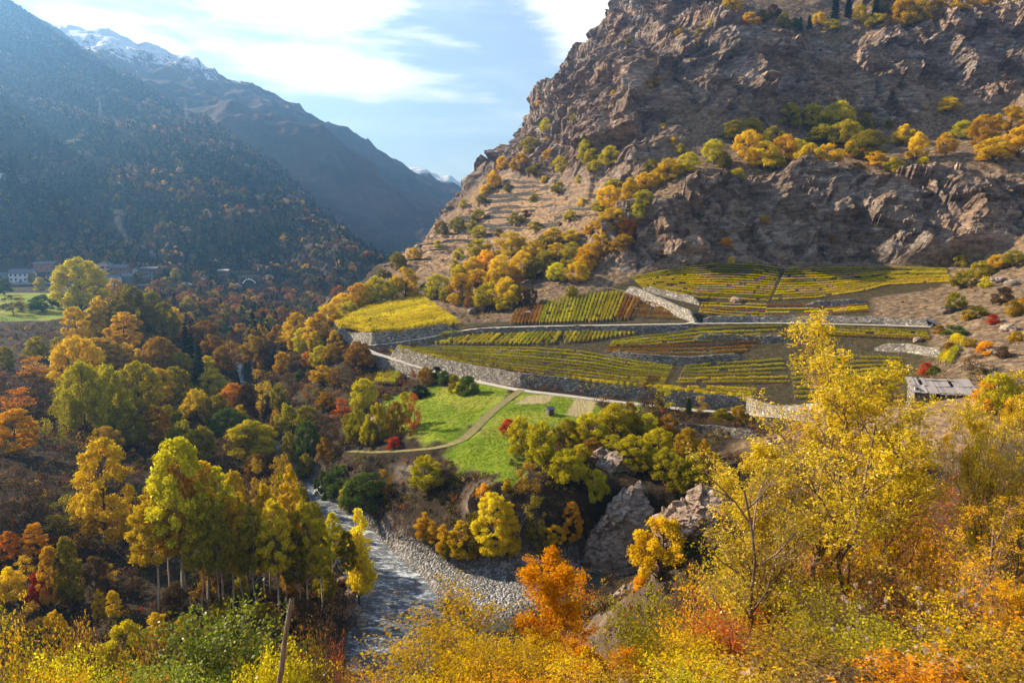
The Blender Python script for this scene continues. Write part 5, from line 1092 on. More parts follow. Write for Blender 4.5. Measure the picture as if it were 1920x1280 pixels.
# culvert mouth with rail at the end of the upper road
def culvert():
    x, y, z = hit(1757, 612, y0=150)[0]; e = bpy.data.objects.new('culvert', None); S.collection.objects.link(e); e.location = (x, y, z-0.4); e.rotation_euler = (0, 0, radians(-20)); tag(e, 'dark concrete culvert mouth with a slanted wing wall at the end of the upper road', 'culvert')
    link('wing_wall', mesh_from('wing_wall', [(-3.2, 0, 2.9), (3.4, 0, 0.2), (3.4, 0.5, 0.2), (-3.2, 0.5, 2.9), (-3.2, 0, 2.3), (3.4, 0, -0.4), (3.4, 0.5, -0.4), (-3.2, 0.5, 2.3)], [(0, 1, 2, 3), (4, 7, 6, 5), (0, 4, 5, 1), (1, 5, 6, 2), (2, 6, 7, 3), (3, 7, 4, 0)], [BM['concrete']]), e)
    link('opening_shade', mesh_from('opening_shade', [(-3.0, 0.55, 2.2), (3.0, 0.55, -0.4), (-1.2, 0.55, -0.9), (-3.0, 1.2, 2.2), (3.0, 1.2, -0.4), (-1.2, 1.2, -0.9)], [(0, 2, 1), (3, 4, 5), (0, 1, 4, 3), (1, 2, 5, 4), (2, 0, 3, 5)], [BM['black']]), e)  # solid black wedge standing in for the shade inside the culvert
    tv, tf = tube_mesh([([(2.0, -0.2, 1.2), (5.2, -0.2, -0.6)], [0.07, 0.07])]+[([(k, -0.2, -0.9-0.3*k+1.2), (k, -0.2, 1.2-0.5625*(k-2))], [0.05, 0.05]) for k in (2.0, 3.0, 4.0, 5.0)], 5); link('rail', mesh_from('rail', tv, tf, [BM['steel']]), e)
culvert()
# road tunnel in the hillside
def tunnel():
    x, y, z = hit(471, 536, y0=450, y1=660)[0]; e = bpy.data.objects.new('tunnel_portal', None); S.collection.objects.link(e); e.location = (x, y-5, z+0.8); e.rotation_euler = (0, 0, radians(14)); tag(e, 'arched road tunnel mouth ringed with bright lamps in the dark hillside', 'tunnel')
    th = np.linspace(0, pi, 19); R0, R1 = 4.6, 6.2; V, Fc = [], []
    for yy in (0, 3.0):
        for R in (R0, R1): V += [(R*cos(a), yy, R*sin(a)) for a in th]
    for k in range(18):
        a0, b0, a1, b1 = k, 19+k, 38+k, 57+k; Fc += [(a0, a0+1, b0+1, b0), (a1, b1, b1+1, a1+1), (a0, a1, a1+1, a0+1), (b0, b0+1, b1+1, b1)]
    link('arch', mesh_from('arch', V, Fc, [BM['stone']]), e)
    V = [(R0*cos(a), 2.0, R0*sin(a)) for a in th]; link('opening_shade', mesh_from('opening_shade', V, [tuple(range(18, -1, -1))], [BM['black']]), e)  # flat black sheet, the darkness of the tunnel put into its colour
    bpart('headwall', [(-9, 0.6, -1, -6.25, 2.6, 8.4), (6.25, 0.6, -1, 9, 2.6, 8.4), (-6.25, 0.6, 6.3, 6.25, 2.6, 8.4)], BM['stone'], e)
    for a in np.linspace(0.12, pi-0.12, 9):
        cx, cz = 5.4*cos(a), 5.4*sin(a); bpart('lamp', [(cx-0.24, -0.3, cz-0.24, cx+0.24, -0.02, cz+0.24)], BM['lamp'], e)
tunnel()
vr_ = hits([(-10,533),(40,531),(100,531),(160,532),(230,536),(300,536),(360,536),(420,537),(468,538)], y0=440, y1=655); vr_ = np.array(vr_)
ribbon('road', [tuple(p_) for p_ in vr_], 6.0, M['road'], 0.25, 6.0, label='grey valley road running through the village to the tunnel')
vw = vr_[:4].copy(); vw[:, 1] -= 5.0
def plain_wall(pts, h, mat, label, thick=0.6, grp=None):
    p = resample(pts, 2.5); n = len(p); tg = np.gradient(p[:, :2], axis=0); tg /= np.linalg.norm(tg, axis=1, keepdims=True); nr = np.stack([-tg[:, 1], tg[:, 0]], 1)
    zz = p[:, 2]; V = []
    for off, dz in ((-thick/2, -2.5), (-thick/2+0.15, h), (thick/2, h), (thick/2, -2.5)): V.append(np.c_[p[:, :2]+nr*off, zz+dz+(0.15*vnoise(p[:, 0], p[:, 1], 0, 2) if dz > 0 else 0)])
    i = np.arange(4*n).reshape(4, n); i2 = np.vstack([i, i[:1]]); f = np.stack([i2[:-1, :-1].ravel(), i2[:-1, 1:].ravel(), i2[1:, 1:].ravel(), i2[1:, :-1].ravel()], 1)
    tag(link('stone_wall', mesh_from('stone_wall', np.concatenate(V), f, [mat])), label, 'wall', grp)
plain_wall(vw, 0.8, BM['concrete'], 'pale roadside wall in front of the white village house')
def surfL(line): return np.array([hitL(a, b_) for a, b_ in line])
plain_wall(surfL([(160,492),(200,488),(240,486),(280,486),(315,488)]), 5.0, BM['stone'], 'long dark retaining wall above the village roofs')
plain_wall(surfL([(350,512),(400,513),(440,512),(520,514)]), 2.2, BM['stone'], 'faint roadside wall on the slope above the tunnel')
plain_wall(surfL([(90,356),(150,357),(190,360)]), 1.6, BM['stone'], 'field wall beside the orange poplar high on the left slope')
# parked cars near the tunnel
def car(px, base, rot, label):
    x, y, z = hit(px, base, y0=440, y1=655)[0]; e = bpy.data.objects.new('parked_car', None); S.collection.objects.link(e); e.location = (x, y, z+0.35); e.rotation_euler = (0, 0, radians(rot)); tag(e, label, 'car', 'cars parked by the valley road')
    prof = [(-2.1, .35), (-2.15, .8), (-1.3, .95), (-0.7, 1.45), (0.8, 1.48), (1.5, 1.0), (2.15, .9), (2.15, .35)]; n = len(prof)
    V = [(a, -.85, b_) for a, b_ in prof]+[(a, .85, b_) for a, b_ in prof]; Fc = [tuple(range(n)), tuple(range(2*n-1, n-1, -1))]+[(i, i+n, (i+1) % n+n, (i+1) % n) for i in range(n)]
    link('body', mesh_from('body', V, Fc, [BM['paint']]), e); bpart('window', [(-0.75, -.87, .98, .9, .87, 1.38)], BM['glass'], e)
    for a in (-1.3, 1.35):
        for s_ in (-.8, .8):
            th = np.linspace(0, 2*pi, 12, endpoint=False); V = [(a+.34*cos(q_), s_-.1, .34+.34*sin(q_)) for q_ in th]+[(a+.34*cos(q_), s_+.1, .34+.34*sin(q_)) for q_ in th]
            link('wheel', mesh_from('wheel', V, [tuple(range(12)), tuple(range(23, 11, -1))]+[(i, (i+1) % 12, (i+1) % 12+12, i+12) for i in range(12)], [BM['rubber']]), e)
car(338, 534, 10, 'white car parked left of two others by the valley road'); car(345, 534, 5, 'white car parked between two others by the valley road'); car(353, 535, 0, 'white car parked nearest the tunnel by the valley road')
# pylons on the shaded slope
def pylon(px, base, top, label):
    x, y, z = hitL(px, base, 700, 1590); dep = y*CP-z*SP; h = (base-top)/F*dep; e = bpy.data.objects.new('pylon', None); S.collection.objects.link(e); e.location = (x, y, z-1); tag(e, label, 'pylon', 'lattice pylons on the wooded slope')
    paths = []; w0, w1 = h*0.075, h*0.018
    def wd(t): return w0+(w1-w0)*min(1, t*1.25)
    lv = np.linspace(0, 1, 8)
    for sx_, sy_ in ((1, 1), (1, -1), (-1, 1), (-1, -1)): paths.append(([(sx_*wd(t), sy_*wd(t), h*t) for t in lv], np.full(8, 0.2)))
    for a, b_ in zip(lv[:-1], lv[1:]):
        for s_ in (1, -1):
            paths.append(([(-wd(a), s_*wd(a), h*a), (wd(b_), s_*wd(b_), h*b_)], [0.1, 0.1])); paths.append(([(wd(a), s_*wd(a), h*a), (-wd(b_), s_*wd(b_), h*b_)], [0.1, 0.1]))
    tv, tf = tube_mesh(paths, 4); link('mast', mesh_from('mast', tv, tf, [BM['steel']]), e)
    for t, L in ((0.72, .15), (0.83, .18), (0.94, .12)): link('crossarm', mesh_from('crossarm', *tube_mesh([([(-h*L, 0, h*t), (h*L, 0, h*t)], [0.18, 0.18]), ([(-h*L, 0, h*t), (0, 0, h*(t+.05)), (h*L, 0, h*t)], [.1, .1, .1])], 4), [BM['steel']]), e)
pylon(190, 232, 182, 'lattice pylon beside the pale yellow woods high on the left slope'); pylon(350, 222, 188, 'lattice pylon near the right shoulder of the left slope')
# chimney smoke
def smoke():
    x, y, z = hit(222, 520, y0=380)[0]; z += 13; path = [(0, 0, 0), (1.5, 0, 3), (4.5, 1, 7), (7.5, 1, 12), (7, 2, 17), (4, 3, 22), (1, 3, 29), (2, 4, 38)]; rad = [0.3, 0.5, 0.8, 1.2, 1.7, 2.3, 3.0, 3.6]
    tv, tf = tube_mesh([(path, rad)], 12); n = len(tv); tf = [tuple(f) for f in tf]+[tuple(range(11, -1, -1)), tuple(range(n-12, n))]
    m, t = material('smoke'); dn = t.smooth(t.noise(pos(t), 0.35, 4, 0.6), 0.4, 0.62)
    v = t('ShaderNodeVolumePrincipled', {'Color': (0.9, 0.93, 1, 1), 'Density': t.math('MULTIPLY', dn, 0.016), 'Anisotropy': 0.3}); t('ShaderNodeOutputMaterial', {'Volume': v.outputs[0]})
    o_ = link('smoke', mesh_from('smoke', tv, tf, [m]), loc=(x, y, z)); tag(o_, 'thin curl of grey smoke rising from a village chimney', kind='stuff')
smoke()
# ---------------------------------------------------------------- rocks
def m_rockface(name, sc):
    m, t = material(name); p = pos(t); c, h = rock_color(t, p, sc, 1.15)
    finish(t, c, 0.92, h, 0.5, 0.9, 0.15); return m
ROCKM = m_rockface('boulder_rock', 3.0); WETM = m_rockface('river_rock', 5.0)
def ico(sub):
    import bmesh
    bm = bmesh.new(); bmesh.ops.create_icosphere(bm, subdivisions=sub, radius=1.0)
    V = np.array([v.co[:] for v in bm.verts]); Fc = np.array([[v.index for v in f.verts] for f in bm.faces]); bm.free(); return V, Fc
ICO = {k: ico(k) for k in (2, 3, 4, 6)}
def boulder(name, loc, size, seed, label, sub=4, group=None, cat='boulder', rot=0, shape=None, mat=None, amp=1.0, sc=None, zk=1.0):
    V, Fc = ICO[sub]; V = V.copy(); V = np.sign(V)*np.abs(V)**0.8; V = V*np.array(size)*0.5
    if shape: V = shape(V)
    s = max(size); sc = sc or s
    n = unit(V); w = V+seed*7.3
    d = amp*(0.10*s*facets(w[:, 0]/(0.42*sc), w[:, 1]/(0.42*sc), w[:, 2]/(0.36*sc*zk), seed, 1.0, 0.35)+0.045*s*facets(w[:, 0]/(0.16*sc), w[:, 1]/(0.16*sc), w[:, 2]/(0.13*sc*zk), seed+40, 1.0, 0.4)+0.02*s*facets(w[:, 0]/(0.06*sc), w[:, 1]/(0.06*sc), w[:, 2]/(0.05*sc*zk), seed+80, 1.0, 0.4))
    V = V+n*d[:, None]
    me = mesh_from(name, V, Fc, [mat or ROCKM], False); o = link(name, me, loc=tuple(loc), rot=(0, 0, rot)); tag(o, label, cat, group); return o
# the great leaning rock in the gorge
def lean(V):
    z = V[:, 2]/8.6; t = np.clip((z+1)/2, 0, 1); k = 1.12-0.86*t**1.15
    V = V.copy(); V[:, 0] = V[:, 0]*k+4.4*t**1.1; V[:, 1] *= (1.1-0.75*t); V[:, 2] += 1.2*t; return V
b0 = P(1147, 1058, 127)
boulder('great_rock', (b0[0]-0.6, b0[1]+1.0, b0[2]+5.2), (13.2, 9.0, 17.2), 11, 'great pointed rock leaning right, standing in the dark pool', 6, cat='rock', shape=lean, sc=15, amp=1.15, zk=1.9)
def blk(V): V = V.copy(); V[:, 2] = np.where(V[:, 2] > 0, V[:, 2]*0.9, V[:, 2]*1.1); return V
for px, py, Y, sz, sd_, lab in [(1150,905,139,(12,9,13),21,'pale-topped rock outcrop under the grove, left of the dark cleft'),(1215,930,142,(14,9,17),22,'dark shaded cliff outcrop at the right of the gorge'),(1265,960,146,(12,9,20),23,'shadowed rock wall closing the gorge beside the golden oak'),(1072,925,137,(7,6,10),24,'steep grey rock face left of the great rock'),(1100,975,135,(6,5,9),25,'dark rock shoulder between the orange tree and the great rock')]:
    c_ = P(px, py, Y); boulder('rock_outcrop', (c_[0], c_[1], c_[2]), sz, sd_, lab, 6, 'rock outcrops of the gorge', 'rock', sc=12, zk=2.2)
for px, py, Y, sz, sd_, lab, rt in [(1300,990,84,(9,8,9),31,'tall grey crag at the top of the near rocky ridge',0.3),(1265,1050,88,(9,8,8),32,'ribbed grey crag half way down the near rocky ridge',0.8),(1240,1108,92,(8,7,5),33,'broad grey slab at the foot of the near rocky ridge',0.2),(1275,1135,82,(9,8,7),34,'brown crag below the golden oak on the near ridge',1.0),(1335,945,86,(6,6,7),35,'highest pale knob of the near rocky ridge',0.1)]:
    c_ = P(px, py, Y); boulder('crag', (c_[0], c_[1], c_[2]-1.5), sz, sd_, lab, 6, 'crags of the near rocky ridge', 'rock', rt, sc=9)
c_ = P(1165, 1122, 104); o_ = boulder('long_rock', (c_[0], c_[1], c_[2]), (7.5, 2.4, 2.4), 41, 'long tilted dark rock slab lying at the edge of the pool', 4, cat='rock', rot=0.5, mat=WETM); o_.rotation_euler = (0.2, -0.38, 0.5)
c_ = P(1125, 1142, 103); boulder('boulder', (c_[0], c_[1], c_[2]), (3.6, 3, 2.8), 42, 'dark rounded boulder at the left end of the long slab', 4, mat=WETM)
rr_ = np.random.default_rng(77); sp_ = [(1075,1068,2.2),(1090,1075,1.6),(1062,1080,1.3),(1108,1078,1.9),(1130,1076,1.4),(1052,1064,1.5),(1180,1074,1.8),(1200,1070,2.4),(655,1118,1.8),(668,1150,1.5),(640,1090,1.4),(680,1178,2.0),(610,1000,1.3),(523,868,1.4),(560,880,1.2),(470,745,1.8),(492,772,1.5),(705,1090,1.0),(745,1122,1.3),(690,1142,0.9),(772,1112,0.8),(722,1168,1.2),(700,1045,0.9),(612,960,0.9),(600,944,0.8),(762,1160,0.9),(655,1030,1.3)]
for k, (px, py, s_) in enumerate(sorted(sp_)):
    q_ = hit(px, py, y0=95)[0]; boulder('boulder', (q_[0], q_[1], max(q_[2], -60.4)+s_*0.15), (s_*1.3, s_, s_*0.8), 50+k, f"{'leftmost' if k == 0 else 'rightmost' if k == len(sp_)-1 else ordinal(k)} wet boulder{'' if k in (0, len(sp_)-1) else ' from the left'} in or beside the river", 3, 'wet boulders along the river edge', rot=k, mat=WETM)
sp_ = [(1380,565,3.0),(930,572,4.2),(905,580,3.0),(958,575,3.4),(835,560,2.4),(640,595,2.6),(885,586,3.0),(1020,568,3.0),(990,590,2.2),(1870,530,4.0),(1896,535,3.2),(1775,585,3.0),(1720,640,2.2),(1890,620,3.4),(1860,660,2.6),(1600,770,2.4),(1660,850,3.0),(1720,870,2.6),(1560,860,3.0),(700,790,2.0)]
for k, (px, py, s_) in enumerate(sorted(sp_)):
    q_ = hit(px, py, y0=70)[0]; boulder('boulder', (q_[0], q_[1], q_[2]+s_*0.1), (s_*1.4, s_, s_*0.9), 90+k, f"{'leftmost' if k == 0 else 'rightmost' if k == len(sp_)-1 else ordinal(k)} grey boulder{'' if k in (0, len(sp_)-1) else ' from the left'} lying on the dry slopes", 3, 'boulders lying on the dry slopes', rot=k*1.3)
# ---------------------------------------------------------------- masses nobody could count
def pal_mat(name, trans=0.4):
    m, t = material(name); c = t('ShaderNodeAttribute', attribute_name='col').outputs['Color']
    d_ = t('ShaderNodeBsdfDiffuse', {'Color': c}); tr = t('ShaderNodeBsdfTranslucent', {'Color': c})
    t('ShaderNodeOutputMaterial', {'Surface': t('ShaderNodeMixShader', {0: trans, 1: d_.outputs[0], 2: tr.outputs[0]}).outputs[0]}); return m
PALM = pal_mat('mixed_foliage'); PALD = pal_mat('dry_foliage', 0.3)
COL = {'dark': (0.014,0.022,0.010), 'green': (0.05,0.065,0.015), 'olive': (0.13,0.105,0.015), 'brown': (0.07,0.040,0.018), 'rust': (0.24,0.095,0.02), 'gold': (0.45,0.26,0.015), 'red': (0.34,0.06,0.02), 'tan': (0.36,0.25,0.14), 'grey': (0.20,0.16,0.13), 'grass': (0.14,0.20,0.010), 'lime': (0.35,0.30,0.015), 'purple': (0.12,0.06,0.05), 'orange': (0.5,0.2,0.01)}
def mass(name, pts, hts, wds, names, probs, nl, leaf, label, mat, seed, kindf='round', z0=0.1):
    """many plants in one mesh: pts (n,3), heights, widths; nl leaves each"""
    rng = np.random.default_rng(seed); n = len(pts); ci = rng.choice(len(names), n, p=np.array(probs)/sum(probs)); base = np.array([COL[k] for k in names])[ci]*(0.75+0.5*rng.random((n, 1)))
    N_ = n*nl; k = np.repeat(np.arange(n), nl); t = rng.random(N_); d = unit(rng.normal(size=(N_, 3))); d[:, 2] = np.abs(d[:, 2])*1.0-0.15
    con = np.isin(ci, [i for i, q_ in enumerate(names) if q_ == 'dark'])[k]
    rr = np.where(con, (1-t)**0.9, 1.0); C = np.empty((N_, 3)); ww = wds[k]*0.5; sh = 0.75+0.25*rng.random(N_)
    C[:, 0] = pts[k, 0]+np.where(con, np.cos(t*99)*rr*ww*0.7, d[:, 0]*ww*sh); C[:, 1] = pts[k, 1]+np.where(con, np.sin(t*99)*rr*ww*0.7, d[:, 1]*ww*sh)
    C[:, 2] = pts[k, 2]+hts[k]*np.where(con, z0+(1.25-z0)*t, z0+(1-z0)*(0.42+0.55*d[:, 2]*sh))
    Nn = unit(d+rng.normal(size=(N_, 3))*0.5+(0, 0, 0.3)); lf = (leaf if np.isscalar(leaf) else leaf[k])*(0.6+0.8*rng.random(N_))
    V, Fc = leaf_quads(C, Nn, lf, rng, 0.8); me = mesh_from(name, V, Fc, [mat], False)
    cc = np.c_[base[k]*(0.8+0.4*rng.random((N_, 1))), np.ones(N_)]
    a = me.attributes.new('col', 'FLOAT_COLOR', 'FACE'); a.data.foreach_set('color', cc.astype(np.float32).ravel())
    return tag(link(name, me), label, kind='stuff')
# woods of the shaded mountainside
n = 50000; X = RNG.uniform(-1150, -40, n); Y = RNG.uniform(560, 1620, n); keep = (X/Y > -0.80) & (X/Y < -0.09)
X, Y = X[keep], Y[keep]; Z = HL(X, Y); Z = np.where((Y < 788) & (np.abs(X/(Y+25)) < 0.94), np.maximum(Z, Hq(X, np.minimum(Y, 788))), Z); nz_ = fbm(X/90, Y/90, 0, 3, seed=401); gap = fbm(X/55, Y/55, 5, 3, seed=402)
pu_, pv_ = project(X, Y, Z)
keep = ~((np.abs(pu_-471) < 24) & (pv_ > 500) & (pv_ < 560) & (Y < 660)) & (gap > np.where(Y < 850, -0.75, -0.45)) & (Z > -48) & ~((Y < 592) & (X < -180)); X, Y, Z, nz_ = X[keep], Y[keep], Z[keep], nz_[keep]
HC = lambda x, y: np.where((y < 788) & (np.abs(x/(y+25)) < 0.94), np.maximum(HL(x, y), Hq(x, np.minimum(y, 788))), HL(x, y))
gx_ = (HC(X+6, Y)-HC(X-6, Y))/12; gy_ = (HC(X, Y+6)-HC(X, Y-6))/12; vis = (gx_*X+gy_*Y)/np.hypot(X, Y) > -0.12; X, Y, Z, nz_ = X[vis], Y[vis], Z[vis], nz_[vis]
hi = nz_ > 0.02
for sel, nm, pr, sd_, lb in ((hi, ['dark','green','olive','brown'], [6,2,1.2,0.8], 1, 'dark evergreen woods across the shaded mountainside'), (~hi, ['brown','rust','olive','gold','dark','grey','green'], [3,1.3,3,0.6,2.8,1.6,1], 2, 'autumn broadleaf woods across the shaded mountainside')):
    x_, y_, z_ = X[sel], Y[sel], Z[sel]; h_ = RNG.uniform(4, 8, len(x_))+RNG.uniform(0, 6, len(x_))*RNG.random(len(x_)); mass('forest', np.stack([x_, y_, z_], 1), h_, h_*RNG.uniform(0.55, 0.95, len(x_)), nm, pr, 22, h_*0.29, lb, PALM, 500+sd_)
# shaded woods of the valley floor and the foot of the mountain
n = 5200; X = RNG.uniform(-480, -20, n); Y = RNG.uniform(300, 720, n); Z = Hq(X, Y)
pu, pv = project(X, Y, Z); wr = seg_dist(X, Y, RIVER)[0]
keep = (pu > 270) & (pu < 660) & (pv > 535) & (wr > 6) & ~((pu > 520) & (Y < 400)) | ((pu > -50) & (pu < 300) & (Y > 575) & (Y < 640)) | ((Y > 590) & (pu > 300) & (pu < 700) & (wr > 8) & (Z > -50)); keep &= RNG.random(n) < 0.75
rd = seg_dist(X, Y, vr_)[0]; keep &= rd > 5
keep &= ~((np.abs(pu-471) < 26) & (pv > 505) & (pv < 556)) & ~((np.abs(pu-346) < 18) & (pv > 515) & (pv < 548)) & ~((np.abs(pu-421) < 14) & (pv > 505) & (pv < 545))
h_ = RNG.uniform(5, 11, keep.sum()); mass('forest', np.stack([X, Y, Z], 1)[keep], h_, h_*RNG.uniform(0.6, 1.0, keep.sum()), ['brown','rust','olive','dark','gold','green'], [3,3,2.6,1.0,0.7,0.8], 110, h_*0.13, 'shaded autumn woods filling the valley floor', PALM, 511)
# undergrowth: low scrub over wooded and dry ground
def scatter(n, x0, x1, y0, y1, dens, seed):
    rng = np.random.default_rng(seed); Y = y0+(y1-y0)*rng.random(n)**1.0; X = rng.uniform(x0, x1, n); k = dens(X, Y); return X[rng.random(n) < k], Y[rng.random(n) < 2] if False else Y, k
def gridval(A, X, Y): return Hq(X, Y, A)
def under(n, box, maskf, names, probs, hr, nl, leaf, label, mat, seed, name='undergrowth'):
    rng = np.random.default_rng(seed); X = rng.uniform(box[0], box[1], n); Y = rng.uniform(box[2], box[3], n); ok = np.abs(X/(Y+25)) < 0.9; X, Y = X[ok], Y[ok]
    k = maskf(X, Y); sel = rng.random(len(X)) < k; X, Y = X[sel], Y[sel]; Z = Hq(X, Y)-0.1; h_ = rng.uniform(*hr, len(X))
    return mass(name, np.stack([X, Y, Z], 1), h_, h_*rng.uniform(0.9, 1.7, len(X)), names, probs, nl, leaf, label, mat, seed, z0=0.0)
free = np.clip(1-mead-tilled-vine-road_k-kb*0.97, 0, 1)*(wat > 1.0); 
under(30000, (-150, 110, 58, 290), lambda x, y: gridval(free*wood_k, x, y)*(0.35+0.65*sstep(fbm(x/9, y/9, 0, 3, seed=610), -0.3, 0.2)), ['brown','olive','rust','purple','gold','red','green'], [4.5,2.6,1.2,2.4,0.5,0.15,0.8], (0.6, 2.4), 34, 0.28, 'tangled brown scrub covering the floor of the riverside woods', PALD, 601)
under(9000, (-290, -30, 150, 560), lambda x, y: gridval(free, x, y)*sstep(fbm(x/14, y/14, 0, 3, seed=611), -0.25, 0.2)*(gridval(GZ, x, y) < -31), ['brown','olive','rust','purple','gold','green'], [3,3,1.6,1.6,1,1.6], (0.8, 3.2), 30, 0.42, 'mixed scrub over the left bank and its farm terraces', PALD, 602)
under(14000, (-90, 260, 95, 560), lambda x, y: gridval(free*(1-wood_k), x, y)*(0.06+0.75*sstep(fbm(x/11, y/11, 0, 4, seed=612), 0.0, 0.4))*(1-0.35*gridval(rockk, x, y)), ['brown','olive','tan','gold','grey','rust','red','green'], [2.4,2.2,2.6,0.9,1.6,1.2,0.2,0.4], (0.4, 1.7), 20, 0.30, 'dry bushes and dead grass tufts over the scree and cliff ledges', PALD, 603, 'scrub')
under(15000, (-90, 80, 270, 560), lambda x, y: gridval(terr, x, y)*(0.15+0.85*sstep(fbm(x/7, y/7, 0, 3, seed=613), -0.1, 0.3)), ['brown','olive','tan','gold','grey'], [3,2.4,2.4,0.5,1.6], (0.4, 1.5), 18, 0.34, 'low dry scrub and dead grass over the abandoned terraces', PALD, 607, 'scrub')
under(14000, (-75, 130, 170, 330), lambda x, y: gridval(vine*(1-road_k), x, y)*(0.25+0.75*sstep(fbm(x/8, y/8, 0, 3, seed=614), -0.2, 0.3)), ['tan','olive','brown','grass'], [2,2,1.6,1], (0.1, 0.4), 10, 0.2, 'low dry weeds on the vineyard soil', PALD, 608, 'weeds')
# grass standing on the meadow, fine enough to break its surface
rng = np.random.default_rng(8); n = 26000; X = rng.uniform(-50, 45, n); Y = rng.uniform(125, 205, n); k = gridval(mead*(1-tilled)*(1-road_k), X, Y) > 0.6; X, Y = X[k], Y[k]
mass('grass', np.stack([X, Y, Hq(X, Y)-0.02], 1), rng.uniform(0.08, 0.26, len(X)), rng.uniform(0.4, 0.9, len(X)), ['grass','lime'], [5,1], 5, 0.16, 'bright green grass of the meadow', PALM, 604, z0=0)
# ---------------------------------------------------------------- ruined terrace walls on the abandoned slope
tw = [[(720,500),(760,492),(800,486)],[(735,487),(790,476),(850,470)],[(775,466),(840,452),(900,450)],[(800,450),(870,440),(930,440)],[(815,438),(890,424),(960,424)],[(840,424),(910,410),(985,412)],[(858,412),(930,400),(1000,398)],[(880,398),(950,388),(1040,386)],[(900,380),(970,376),(1040,374)],[(905,368),(990,364),(1070,362)],[(930,352),(1010,351),(1100,352)],[(955,340),(1040,338),(1120,341)],[(985,328),(1060,325),(1140,330)],[(1040,412),(1090,408),(1130,404)],[(1050,398),(1100,394),(1140,390)],[(900,430),(980,430),(1050,424)],[(1060,374),(1100,370),(1140,368)]]
tw.sort(key=lambda l: l[1][1])
for k, l_ in enumerate(tw):
    pts = resample(hits(l_, y0=240), 2.0)
    if np.abs(np.diff(pts[:, 1])).max() > 12: continue
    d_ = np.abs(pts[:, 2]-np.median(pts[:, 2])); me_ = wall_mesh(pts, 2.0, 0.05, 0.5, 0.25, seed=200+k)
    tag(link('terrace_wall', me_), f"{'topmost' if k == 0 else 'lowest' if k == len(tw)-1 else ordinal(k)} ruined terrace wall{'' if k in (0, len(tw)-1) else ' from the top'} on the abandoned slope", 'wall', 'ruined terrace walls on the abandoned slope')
# fence posts on the dry slope by the shed
for k, (px, py, t_) in enumerate([(1668,790,762),(1722,812,786),(1810,790,778),(1828,790,780),(1835,770,757),(1860,798,780),(1812,762,752)]):
    q_ = hit(px, py, y0=90)[0]; dep = q_[1]*CP-q_[2]*SP; h_ = (py-t_)/F*dep*0.8
    tag(link('fence_post', mesh_from('fence_post', *tube_mesh([([(0, 0, -0.3), (0.03, 0, h_*0.6), (0.08, 0.02, h_)], [0.07, 0.065, 0.055])], 6), [BARK]), loc=tuple(q_)), f"{'leftmost' if k == 0 else ['', 'second', 'third', 'fourth', 'fifth', 'sixth', 'last'][k]} old wooden fence post below the stone shed, in listing order" if False else ['leftmost old fence post on the dry slope below the shed','old fence post left of the close pair below the shed','left post of the close pair below the shed','right post of the close pair below the shed','old fence post nearest the right end of the shed','rightmost old fence post on the dry slope','short fence post under the right corner of the shed'][k], 'post', 'old fence posts below the stone shed')
